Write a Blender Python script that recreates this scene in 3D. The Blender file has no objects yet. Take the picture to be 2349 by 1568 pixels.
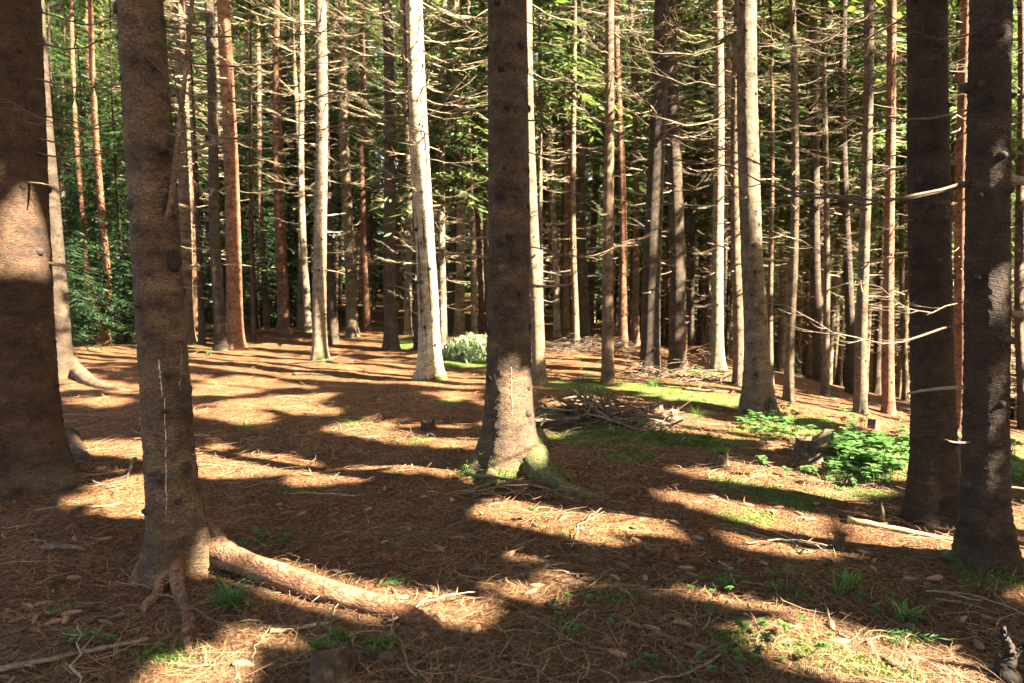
import bpy, math, random
import numpy as np
from mathutils import Vector
C = bpy.context.scene
rad = math.radians
random.seed(7)
rng = np.random.default_rng(7)

# ------------------------------------------------------------------ camera
CAMZ, PITCH, LENS = 1.55, rad(4.5), 24.0
cam_d = bpy.data.cameras.new('camera')
cam = bpy.data.objects.new('camera', cam_d)
C.collection.objects.link(cam)
cam.location = (0, 0, CAMZ)
cam.rotation_euler = (rad(90) - PITCH, 0, 0)
cam_d.lens, cam_d.sensor_width, cam_d.sensor_fit = LENS, 36.0, 'HORIZONTAL'
cam_d.clip_start, cam_d.clip_end = 0.05, 1000
cam_d.dof.use_dof = True
cam_d.dof.focus_distance = 4.6
cam_d.dof.aperture_fstop = 3.2
C.camera = cam

# ------------------------------------------------------------------ sky, sun, exposure
SUN_AZ, SUN_EL = rad(117), rad(38)          # azimuth from +Y towards +X
S = np.array([math.cos(SUN_EL) * math.sin(SUN_AZ), math.cos(SUN_EL) * math.cos(SUN_AZ), math.sin(SUN_EL)])
W = bpy.data.worlds.new('World')
C.world = W
W.use_nodes = True
wn = W.node_tree
sky = wn.nodes.new('ShaderNodeTexSky')
sky.sky_type = 'NISHITA'
sky.sun_disc = False
sky.air_density, sky.dust_density, sky.ozone_density = .7, 3.0, .3
sky.sun_elevation, sky.sun_rotation = SUN_EL, SUN_AZ
bg = wn.nodes['Background']
wn.links.new(sky.outputs[0], bg.inputs[0])
bg.inputs[1].default_value = 0.05
sl = bpy.data.lights.new('sun', 'SUN')
sl.energy, sl.angle, sl.color = 5.0, rad(0.5), (1.0, 0.92, 0.79)
so = bpy.data.objects.new('sun', sl)
so.rotation_euler = Vector((-S[0], -S[1], -S[2])).to_track_quat('-Z', 'Y').to_euler()
so.location = (30, -15, 30)
C.collection.objects.link(so)
C.view_settings.view_transform = 'Standard'
C.view_settings.look = 'None'
C.view_settings.exposure = 4.4
C.view_settings.gamma = 1
C.view_settings.use_white_balance = True          # the photograph is balanced warm, for shade
C.view_settings.white_balance_temperature = 7150
C.cycles.max_bounces = 6
C.cycles.diffuse_bounces = 1
C.cycles.glossy_bounces = 2
C.cycles.transmission_bounces = 4
C.cycles.transparent_max_bounces = 4
C.cycles.sample_clamp_indirect = 6.0

# ------------------------------------------------------------------ maths helpers
F, CX, CY = 2349 * LENS / 36.0, 1174.5, 784.0   # photo measured at 2349 x 1568
cp, sp = math.cos(PITCH), math.sin(PITCH)

def hsh(ix, iy, iz):
    h = (ix * 374761393 + iy * 668265263 + iz * 2147483647 + 1013904223) & 0xFFFFFFFF
    h = ((h ^ (h >> 13)) * 1274126177) & 0xFFFFFFFF
    return ((h ^ (h >> 16)) & 0xFFFFFF) / float(0xFFFFFF)

def vnoise(x, y, z=0.0):
    x, y, z = np.broadcast_arrays(np.asarray(x, float), np.asarray(y, float), np.asarray(z, float))
    ix, iy, iz = np.floor(x).astype(np.int64), np.floor(y).astype(np.int64), np.floor(z).astype(np.int64)
    fx, fy, fz = x - ix, y - iy, z - iz
    fx, fy, fz = fx * fx * (3 - 2 * fx), fy * fy * (3 - 2 * fy), fz * fz * (3 - 2 * fz)
    r = 0
    for a in (0, 1):
        for b in (0, 1):
            for c in (0, 1):
                r = r + hsh(ix + a, iy + b, iz + c) * (fx if a else 1 - fx) * (fy if b else 1 - fy) * (fz if c else 1 - fz)
    return r

def fbm(x, y, z=0.0, o=3):
    x, y, z = np.asarray(x, float), np.asarray(y, float), np.asarray(z, float)
    r, a, t = 0, 1.0, 0
    for k in range(o):
        r = r + a * vnoise(x * 2 ** k + 17 * k, y * 2 ** k + 5 * k, z * 2 ** k)
        t += a
        a *= 0.5
    return r / t

def sstep(a, b, x):
    t = np.clip((np.asarray(x, float) - a) / (b - a), 0, 1)
    return t * t * (3 - 2 * t)

def gbase(x, y):
    x, y = np.asarray(x, float), np.asarray(y, float)
    r = np.clip(x - 0.9, 0, None)
    z = -0.017 * np.minimum(r, 7) ** 2 - 0.2 * np.clip(r - 7, 0, 45)
    z = z - .05 * np.clip(y - 16.5, 0, 60) * sstep(2, 7.5, x)
    up = np.clip(y - 15, 0, None) * sstep(9, 1, x)
    z = z + 0.022 * np.minimum(up, 50)
    return z

def ground(x, y):
    x, y = np.asarray(x, float), np.asarray(y, float)
    b = (fbm(x * .55, y * .55, 3.3, 2) - .5) * .16 + (vnoise(x * 2.3, y * 2.3, 9.1) - .5) * .05
    return gbase(x, y) + b * sstep(0.5, 2.5, np.abs(y) + np.abs(x) * .3)

def ray(px, py):
    u, v = (px - CX) / F, (CY - py) / F
    d = np.array([u, cp + v * sp, -sp + v * cp])
    return d

TS = np.geomspace(.5, 140, 420)
def hit(px, py):
    """where the line of sight meets the ground"""
    d = ray(px, py)
    lo, hi = .5, 140.0
    for ts in (TS, None, None):
        if ts is None: ts = np.linspace(lo, hi, 24)
        under = CAMZ + d[2] * ts < ground(d[0] * ts, d[1] * ts)
        k = int(np.argmax(under)) if under.any() else len(ts) - 1
        lo, hi = float(ts[max(k - 1, 0)]), float(ts[k])
    p = d * hi
    return np.array([p[0], p[1], float(ground(p[0], p[1]))])

def proj(P):
    P = np.asarray(P, float)
    dz = P[..., 2] - CAMZ
    dep = P[..., 1] * cp - dz * sp
    up = P[..., 1] * sp + dz * cp
    dd = np.where(np.abs(dep) < 1e-3, 1e-3, dep)
    return CX + F * P[..., 0] / dd, CY - F * up / dd, dep

def at_depth(px, py, Y):
    d = ray(px, py)
    t = Y / d[1]
    return np.array([d[0] * t, Y, CAMZ + d[2] * t])

def in_ellipses(px, py, L):
    m = np.full(np.shape(px), -9.0)
    for e in L:
        cx, cy, rx, ry = e[:4]
        a = rad(e[4]) if len(e) > 4 else 0
        dx, dy = px - cx, py - cy
        u, v = dx * math.cos(a) + dy * math.sin(a), -dx * math.sin(a) + dy * math.cos(a)
        m = np.maximum(m, 1 - np.sqrt((u / rx) ** 2 + (v / ry) ** 2))
    return m                               # > 0 inside, 1 at the centre

# ------------------------------------------------------------------ object helpers
def mesh(name, V, faces, mats, midx=None, smooth=True, attrs=None):
    me = bpy.data.meshes.new(name)
    V = np.asarray(V, dtype=np.float32).reshape(-1, 3)
    fl = [np.asarray(f, dtype=np.int32) for f in faces if len(f)]
    loops = np.concatenate([f.ravel() for f in fl])
    tot = np.concatenate([np.full(len(f), f.shape[1], dtype=np.int32) for f in fl])
    start = np.concatenate([[0], np.cumsum(tot)[:-1]]).astype(np.int32)
    me.vertices.add(len(V)); me.vertices.foreach_set('co', V.ravel())
    me.loops.add(len(loops)); me.loops.foreach_set('vertex_index', loops)
    me.polygons.add(len(tot)); me.polygons.foreach_set('loop_start', start)
    me.update(calc_edges=True)
    for m in mats: me.materials.append(m)
    if midx is not None: me.polygons.foreach_set('material_index', np.asarray(midx, dtype=np.int32))
    me.polygons.foreach_set('use_smooth', np.full(len(tot), smooth, dtype=bool))
    for k, a in (attrs or {}).items():
        at = me.attributes.new(k, 'FLOAT', 'POINT')
        at.data.foreach_set('value', np.asarray(a, dtype=np.float32).ravel())
    me.update()
    return me

def link(name, data, parent=None, loc=None, rot=None, scale=None):
    o = bpy.data.objects.new(name, data)
    C.collection.objects.link(o)
    if parent is not None: o.parent = parent
    if loc is not None: o.location = [float(v) for v in loc]
    if rot is not None: o.rotation_euler = [float(v) for v in rot]
    if scale is not None: o.scale = (scale,) * 3 if np.isscalar(scale) else scale
    return o

def tag(o, label=None, cat=None, group=None, kind=None):
    if label: o['label'] = label
    if cat: o['category'] = cat
    if group: o['group'] = group
    if kind: o['kind'] = kind
    return o

class MB:
    """collects vertices and faces of one mesh"""
    def __init__(s): s.V, s.Q, s.T, s.mq, s.mt, s.n, s.A = [], [], [], [], [], 0, []
    def add(s, V, Q=(), T=(), m=0, a=0.0):
        V = np.asarray(V, float).reshape(-1, 3)
        if len(Q): s.Q.append(np.asarray(Q) + s.n); s.mq += [m] * len(Q)
        if len(T): s.T.append(np.asarray(T) + s.n); s.mt += [m] * len(T)
        s.V.append(V); s.n += len(V)
        s.A.append(np.broadcast_to(np.asarray(a, float), (len(V),)))
    def mesh(s, name, mats, smooth=True, attr='tint'):
        f = []
        if s.Q: f.append(np.concatenate(s.Q))
        if s.T: f.append(np.concatenate(s.T))
        return mesh(name, np.concatenate(s.V), f, mats, s.mq + s.mt, smooth, {attr: np.concatenate(s.A)})

def tube(P, R, n=6, cap=True, rough=0.0):
    """tapered tube along points P with radii R -> V, Q, T"""
    P = np.asarray(P, float); R = np.broadcast_to(np.asarray(R, float), (len(P),))
    T = np.gradient(P, axis=0); T /= np.linalg.norm(T, axis=1)[:, None] + 1e-9
    ref = np.array([0, 0, 1.0]) if abs(T[0][2]) < .9 else np.array([1.0, 0, 0])
    A = np.cross(T, ref); A /= np.linalg.norm(A, axis=1)[:, None] + 1e-9
    B = np.cross(T, A)
    th = np.arange(n) * 2 * math.pi / n
    rr = R[:, None] * (1 + rough * (rng.random((len(P), n)) - .5))
    V = P[:, None, :] + rr[..., None] * (np.cos(th)[None, :, None] * A[:, None, :] + np.sin(th)[None, :, None] * B[:, None, :])
    m = len(P)
    i, j = np.meshgrid(np.arange(m - 1), np.arange(n), indexing='ij')
    j2 = (j + 1) % n
    Q = np.stack([i * n + j, i * n + j2, (i + 1) * n + j2, (i + 1) * n + j], -1).reshape(-1, 4)
    V = V.reshape(-1, 3)
    Tr = []
    if cap:
        V = np.concatenate([V, P[:1], P[-1:]])
        a, b = m * n, m * n + 1
        for k in range(n):
            Tr.append((a, (k + 1) % n, k)); Tr.append((b, (m - 1) * n + k, (m - 1) * n + (k + 1) % n))
    return V, Q, np.array(Tr, dtype=int).reshape(-1, 3)

# ------------------------------------------------------------------ materials
def new_mat(name):
    m = bpy.data.materials.new(name); m.use_nodes = True
    nt = m.node_tree
    return m, nt, nt.nodes['Principled BSDF']

def N(nt, t, **kw):
    n = nt.nodes.new(t)
    for k, v in kw.items():
        if k in n.inputs: n.inputs[k].default_value = v
        else: setattr(n, k, v)
    return n

def ramp(nt, src, stops):
    r = nt.nodes.new('ShaderNodeValToRGB')
    e = r.color_ramp.elements
    while len(e) < len(stops): e.new(0.5)
    for k, (p, c) in enumerate(stops):
        e[k].position = p; e[k].color = (*c, 1) if len(c) == 3 else c
    nt.links.new(src, r.inputs[0])
    return r.outputs[0]

def mixc(nt, fac, a, b, mode='MIX'):
    n = nt.nodes.new('ShaderNodeMix'); n.data_type = 'RGBA'; n.blend_type = mode
    for sock, v in ((n.inputs[0], fac), (n.inputs[6], a), (n.inputs[7], b)):
        if hasattr(v, 'links'): nt.links.new(v, sock)
        elif isinstance(v, tuple): sock.default_value = (*v, 1)
        else: sock.default_value = v
    return n.outputs[2]

def math_n(nt, op, a, b=0.0, clamp=False):
    n = nt.nodes.new('ShaderNodeMath'); n.operation = op; n.use_clamp = clamp
    for s_, v in ((n.inputs[0], a), (n.inputs[1], b)):
        if hasattr(v, 'links'): nt.links.new(v, s_)
        else: s_.default_value = v
    return n.outputs[0]

def attr(nt, name):
    a = nt.nodes.new('ShaderNodeAttribute'); a.attribute_name = name
    return a.outputs['Fac']

def bark_mat(name, dark, mid, light, flake=58.0, streak=0.0):
    m, nt, b = new_mat(name)
    L = nt.links.new
    tc = N(nt, 'ShaderNodeTexCoord')
    mp = N(nt, 'ShaderNodeMapping'); mp.inputs['Scale'].default_value = (1, 1, 2.9)
    L(tc.outputs['Object'], mp.inputs[0])
    big = N(nt, 'ShaderNodeTexNoise', Scale=2.6, Detail=5.0, Roughness=.65); L(mp.outputs[0], big.inputs['Vector'])
    wob = N(nt, 'ShaderNodeTexNoise', Scale=14.0, Detail=3.0); L(mp.outputs[0], wob.inputs['Vector'])
    wv = nt.nodes.new('ShaderNodeVectorMath'); wv.operation = 'MULTIPLY_ADD'
    L(wob.outputs['Color'], wv.inputs[0]); wv.inputs[1].default_value = (.05, .05, .05); L(mp.outputs[0], wv.inputs[2])
    vo = N(nt, 'ShaderNodeTexVoronoi', Scale=flake); L(wv.outputs[0], vo.inputs['Vector'])
    vs = N(nt, 'ShaderNodeTexVoronoi', Scale=flake * .22); L(wv.outputs[0], vs.inputs['Vector'])
    fine = N(nt, 'ShaderNodeTexNoise', Scale=150.0, Detail=3.0); L(mp.outputs[0], fine.inputs['Vector'])
    h = math_n(nt, 'ADD', math_n(nt, 'MULTIPLY', vo.outputs['Distance'], -.8), math_n(nt, 'MULTIPLY', fine.outputs[0], .7))
    h = math_n(nt, 'ADD', h, math_n(nt, 'MULTIPLY', vs.outputs['Distance'], -.5))
    col = ramp(nt, big.outputs[0], [(.3, dark), (.5, mid), (.72, light)])
    vcol = ramp(nt, vo.outputs['Distance'], [(0.0, (1.25, 1.22, 1.18)), (.45, (.9, .9, .9)), (.8, (.42, .4, .38))])
    col = mixc(nt, .85, col, vcol, 'MULTIPLY')
    flk = ramp(nt, vo.outputs['Color'], [(.2, (.72, .70, .68)), (.8, (1.25, 1.25, 1.2))])
    col = mixc(nt, .8, col, flk, 'MULTIPLY')
    bl = N(nt, 'ShaderNodeTexNoise', Scale=9.0, Detail=7.0, Roughness=.72); L(tc.outputs['Object'], bl.inputs['Vector'])
    col = mixc(nt, .9, col, ramp(nt, bl.outputs[0], [(.34, (.38, .36, .34)), (.5, (1, 1, 1)), (.68, (1.45, 1.4, 1.3))]), 'MULTIPLY')
    crk = N(nt, 'ShaderNodeTexVoronoi', Scale=16.0, feature='DISTANCE_TO_EDGE'); L(wv.outputs[0], crk.inputs['Vector'])
    cr_ = ramp(nt, crk.outputs['Distance'], [(0.0, (.3, .28, .26)), (.06, (1, 1, 1))])
    col = mixc(nt, ramp(nt, big.outputs[0], [(.42, (0, 0, 0)), (.62, (.9, .9, .9))]), col, mixc(nt, 1.0, col, cr_, 'MULTIPLY'))
    h = math_n(nt, 'ADD', h, math_n(nt, 'MULTIPLY', bl.outputs[0], .9))
    oi = N(nt, 'ShaderNodeObjectInfo')
    hs = N(nt, 'ShaderNodeHueSaturation')
    L(math_n(nt, 'ADD', math_n(nt, 'MULTIPLY', oi.outputs['Random'], .45), .78), hs.inputs['Value'])
    L(col, hs.inputs['Color'])
    col = hs.outputs[0]
    col = mixc(nt, math_n(nt, 'MULTIPLY', attr(nt, 'stain'), .8), col, (.010, .007, .005))
    # lichen bloom and moss
    li = N(nt, 'ShaderNodeTexNoise', Scale=6.0, Detail=6.0, Roughness=.7); L(tc.outputs['Object'], li.inputs['Vector'])
    col = mixc(nt, ramp(nt, li.outputs[0], [(.55, (0, 0, 0)), (.75, (.55, .55, .55))]), col, (mid[0] * 1.1, mid[1] * 1.25, mid[2] * .95))
    mo = N(nt, 'ShaderNodeTexNoise', Scale=22.0, Detail=5.0, Roughness=.7); L(tc.outputs['Object'], mo.inputs['Vector'])
    mf = math_n(nt, 'ADD', attr(nt, 'moss'), math_n(nt, 'MULTIPLY', math_n(nt, 'SUBTRACT', mo.outputs[0], .5), 1.3))
    mc = ramp(nt, fine.outputs[0], [(.3, (.010, .020, .004)), (.5, (.035, .058, .010)), (.75, (.085, .12, .022))])
    col = mixc(nt, ramp(nt, mf, [(.45, (0, 0, 0)), (.62, (1, 1, 1))]), col, mc)
    L(col, b.inputs['Base Color'])
    b.inputs['Roughness'].default_value = .85
    b.inputs['Specular IOR Level'].default_value = .25
    bu = N(nt, 'ShaderNodeBump', Strength=.9, Distance=.012); L(h, bu.inputs['Height']); L(bu.outputs[0], b.inputs['Normal'])
    return m

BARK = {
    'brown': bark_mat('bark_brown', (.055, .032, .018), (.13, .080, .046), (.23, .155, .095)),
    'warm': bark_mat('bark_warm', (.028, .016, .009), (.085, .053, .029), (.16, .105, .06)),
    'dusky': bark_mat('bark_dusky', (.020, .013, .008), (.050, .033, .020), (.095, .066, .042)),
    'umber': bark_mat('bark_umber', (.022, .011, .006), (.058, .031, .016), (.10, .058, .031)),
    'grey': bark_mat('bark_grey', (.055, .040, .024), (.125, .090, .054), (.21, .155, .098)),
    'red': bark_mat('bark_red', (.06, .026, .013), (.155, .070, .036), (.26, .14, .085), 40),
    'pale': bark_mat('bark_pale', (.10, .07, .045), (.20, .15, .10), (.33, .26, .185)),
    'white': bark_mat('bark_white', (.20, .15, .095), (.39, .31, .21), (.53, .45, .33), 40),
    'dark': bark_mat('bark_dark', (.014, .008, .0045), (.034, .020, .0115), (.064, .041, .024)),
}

def wood_mat(name, a, b_, c, scale=30.0, bump=.5):
    m, nt, b = new_mat(name)
    L = nt.links.new
    tc = N(nt, 'ShaderNodeTexCoord')
    n1 = N(nt, 'ShaderNodeTexNoise', Scale=scale, Detail=6.0, Roughness=.7); L(tc.outputs['Object'], n1.inputs['Vector'])
    oi = N(nt, 'ShaderNodeObjectInfo')
    col = ramp(nt, n1.outputs[0], [(.3, a), (.5, b_), (.72, c)])
    hs = N(nt, 'ShaderNodeHueSaturation'); L(col, hs.inputs['Color'])
    L(math_n(nt, 'ADD', math_n(nt, 'MULTIPLY', oi.outputs['Random'], .6), .7), hs.inputs['Value'])
    L(hs.outputs[0], b.inputs['Base Color'])
    b.inputs['Roughness'].default_value = .85
    b.inputs['Specular IOR Level'].default_value = .2
    bu = N(nt, 'ShaderNodeBump', Strength=bump, Distance=.006); L(n1.outputs[0], bu.inputs['Height']); L(bu.outputs[0], b.inputs['Normal'])
    return m

M_knot = wood_mat('knot_wood', (.012, .008, .006), (.03, .02, .014), (.06, .042, .03))
M_dead = wood_mat('dead_twig_wood', (.07, .05, .03), (.155, .118, .072), (.26, .205, .135))
M_deaddark = wood_mat('weathered_wood', (.035, .023, .014), (.088, .060, .038), (.17, .125, .08))
M_rot = wood_mat('rotten_wood', (.016, .010, .006), (.055, .036, .02), (.15, .105, .055), 22, .9)
M_yellow = wood_mat('bare_wood', (.12, .075, .03), (.25, .165, .075), (.36, .26, .13), 25)
M_cone = wood_mat('cone_scales', (.055, .027, .014), (.155, .085, .045), (.27, .165, .10), 120, .4)
M_conedark = wood_mat('cone_scales_dark', (.03, .017, .01), (.07, .04, .024), (.13, .08, .05), 120, .4)
M_resin = wood_mat('resin', (.10, .08, .06), (.26, .23, .19), (.46, .43, .37), 130, .7)
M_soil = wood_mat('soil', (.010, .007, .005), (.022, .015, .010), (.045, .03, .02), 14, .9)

def leaf_mat(name, lo, hi, trans=.45, tr_gain=1.6, rough=.6, ramp_mid=None):
    m, nt, b = new_mat(name)
    L = nt.links.new
    oi = N(nt, 'ShaderNodeObjectInfo')
    t = attr(nt, 'tint')
    col = ramp(nt, t, [(0.0, lo), (1.0, hi)])
    hs = N(nt, 'ShaderNodeHueSaturation'); L(col, hs.inputs['Color'])
    L(math_n(nt, 'ADD', math_n(nt, 'MULTIPLY', oi.outputs['Random'], .4), .8), hs.inputs['Value'])
    L(hs.outputs[0], b.inputs['Base Color'])
    b.inputs['Roughness'].default_value = rough
    b.inputs['Specular IOR Level'].default_value = .3
    tr = N(nt, 'ShaderNodeBsdfTranslucent')
    g = mixc(nt, 1.0, hs.outputs[0], (tr_gain * 1.05, tr_gain, tr_gain * .55), 'MULTIPLY')
    L(g, tr.inputs[0])
    mx = N(nt, 'ShaderNodeMixShader'); mx.inputs[0].default_value = trans
    L(b.outputs[0], mx.inputs[1]); L(tr.outputs[0], mx.inputs[2])
    L(mx.outputs[0], nt.nodes['Material Output'].inputs[0])
    return m

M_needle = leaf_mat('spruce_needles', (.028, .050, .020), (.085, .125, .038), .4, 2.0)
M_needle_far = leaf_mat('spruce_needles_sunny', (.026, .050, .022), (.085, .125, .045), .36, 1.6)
M_needle_dark = leaf_mat('spruce_needles_shaded', (.007, .020, .009), (.026, .054, .017), .4, 2.2)  # young spruce green, darkened further in place of shade
M_bough = leaf_mat('wilted_needles', (.09, .13, .065), (.25, .31, .17), .3, 1.3)
M_leaf = leaf_mat('green_leaf', (.025, .070, .018), (.075, .15, .04), .4, 1.8, .5)
M_grass = leaf_mat('grass_blade', (.02, .075, .015), (.07, .16, .03), .35, 1.8, .4)
M_moss = leaf_mat('moss_tip', (.030, .060, .010), (.12, .18, .03), .3, 1.6, .8)
M_straw = leaf_mat('dry_twigs', (.048, .022, .010), (.235, .135, .066), .1, 1.0, .8)

# ------------------------------------------------------------------ ground
MOSS = [(1340, 995, 120, 34), (1500, 1008, 130, 26), (1640, 1018, 110, 20), (1560, 905, 230, 28, 8), (1330, 885, 110, 26),
        (1800, 975, 160, 32), (1990, 1065, 150, 60), (1445, 1048, 70, 20), (1025, 925, 50, 10), (660, 1128, 45, 9),
        (1690, 1330, 70, 14), (1825, 1365, 50, 18), (1890, 1512, 130, 22, 12), (2060, 1550, 80, 16, 12), (1700, 1465, 60, 12), (2330, 1085, 80, 70), (2260, 1325, 120, 24),
        (1080, 830, 110, 22), (640, 735, 50, 20), (1000, 800, 70, 24), (920, 790, 60, 18), (1420, 1370, 50, 10), (1290, 1440, 30, 8),
        (560, 985, 30, 8), (800, 965, 40, 10), (960, 1010, 40, 8), (860, 1470, 50, 20), (390, 1500, 60, 20), (1110, 1125, 36, 22), (1250, 1095, 60, 26),
        (1600, 850, 100, 14), (1750, 1130, 160, 22, 15), (1960, 1130, 120, 26), (1720, 1190, 60, 16), (610, 1245, 50, 14), (1600, 1535, 60, 12)]

def axis_steps(a, b, fine0, fine1, h, g):
    v = [fine0]
    while v[-1] < fine1: v.append(v[-1] + h)
    s = h
    while v[-1] < b: s *= g; v.append(v[-1] + s)
    lo = [fine0]; s = h
    while lo[-1] > a: s *= g; lo.append(lo[-1] - s)
    return np.array(lo[::-1][:-1] + v)

M_ground, nt, b = new_mat('needle_floor')
L = nt.links.new
tc = N(nt, 'ShaderNodeTexCoord')
n1 = N(nt, 'ShaderNodeTexNoise', Scale=1.3, Detail=4.0, Roughness=.6); L(tc.outputs['Object'], n1.inputs['Vector'])
n2 = N(nt, 'ShaderNodeTexNoise', Scale=34.0, Detail=6.0, Roughness=.75); L(tc.outputs['Object'], n2.inputs['Vector'])
n3 = N(nt, 'ShaderNodeTexNoise', Scale=7.0, Detail=6.0, Roughness=.7); L(tc.outputs['Object'], n3.inputs['Vector'])
n4 = N(nt, 'ShaderNodeTexVoronoi', Scale=55.0); L(tc.outputs['Object'], n4.inputs['Vector'])
c = ramp(nt, n2.outputs[0], [(.28, (.018, .009, .0045)), (.45, (.080, .035, .0145)), (.6, (.185, .100, .050)), (.78, (.40, .275, .165))])
c = mixc(nt, 1.0, c, ramp(nt, n3.outputs[0], [(.3, (.45, .42, .38)), (.7, (1.25, 1.22, 1.18))]), 'MULTIPLY')
c = mixc(nt, .7, c, ramp(nt, n1.outputs[0], [(.32, (.5, .46, .42)), (.66, (1.25, 1.22, 1.12))]), 'MULTIPLY')
c = mixc(nt, .6, c, ramp(nt, n4.outputs['Color'], [(.2, (.6, .58, .55)), (.8, (1.3, 1.25, 1.2))]), 'MULTIPLY')
mf = math_n(nt, 'ADD', attr(nt, 'moss'), math_n(nt, 'MULTIPLY', math_n(nt, 'SUBTRACT', n3.outputs[0], .5), 1.5))
mc = ramp(nt, n2.outputs[0], [(.3, (.018, .032, .008)), (.5, (.045, .075, .014)), (.72, (.10, .14, .03))])
c = mixc(nt, ramp(nt, mf, [(.25, (0, 0, 0)), (.6, (.95, .95, .95))]), c, mc)
L(c, b.inputs['Base Color'])
b.inputs['Roughness'].default_value = .95
b.inputs['Specular IOR Level'].default_value = .12
hh = math_n(nt, 'ADD', n2.outputs[0], math_n(nt, 'MULTIPLY', n4.outputs['Distance'], .5))
bu = N(nt, 'ShaderNodeBump', Strength=1.0, Distance=.03); L(hh, bu.inputs['Height']); L(bu.outputs[0], b.inputs['Normal'])

gx, gy = axis_steps(-170, 170, -5, 6, .055, 1.045), axis_steps(-60, 190, 1.2, 9.5, .055, 1.035)
GX, GY = np.meshgrid(gx, gy)
GZ = ground(GX, GY)
near = np.exp(-np.hypot(GX, GY) / 9)
GZ = GZ + near * ((fbm(GX * 9, GY * 9, 1.7, 2) - .5) * .035 + (vnoise(GX * 17, GY * 17, 4) - .5) * .012)
ppx, ppy, dep = proj(np.stack([GX, GY, GZ], -1))
gm = np.where(dep > .8, np.clip(in_ellipses(ppx, ppy, MOSS) * 1.5, 0, 1) * .8, 0)
gm = np.maximum(gm, .22 * sstep(.5, .72, fbm(GX * .5, GY * .5, 7)) * sstep(0, 3, GX))
gm = np.maximum(gm, .4 * sstep(.5, .65, fbm(GX * .3 + 5, GY * .3, 2)) * sstep(12, 20, GY))
ny, nx = GX.shape
i, j = np.meshgrid(np.arange(ny - 1), np.arange(nx - 1), indexing='ij')
GQ = np.stack([i * nx + j, i * nx + j + 1, (i + 1) * nx + j + 1, (i + 1) * nx + j], -1).reshape(-1, 4)
g = link('ground', mesh('ground', np.stack([GX, GY, GZ], -1), [GQ], [M_ground], attrs={'moss': gm}))
tag(g, 'brown needle covered forest floor with moss patches falling away to the right', 'ground', kind='structure')

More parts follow.
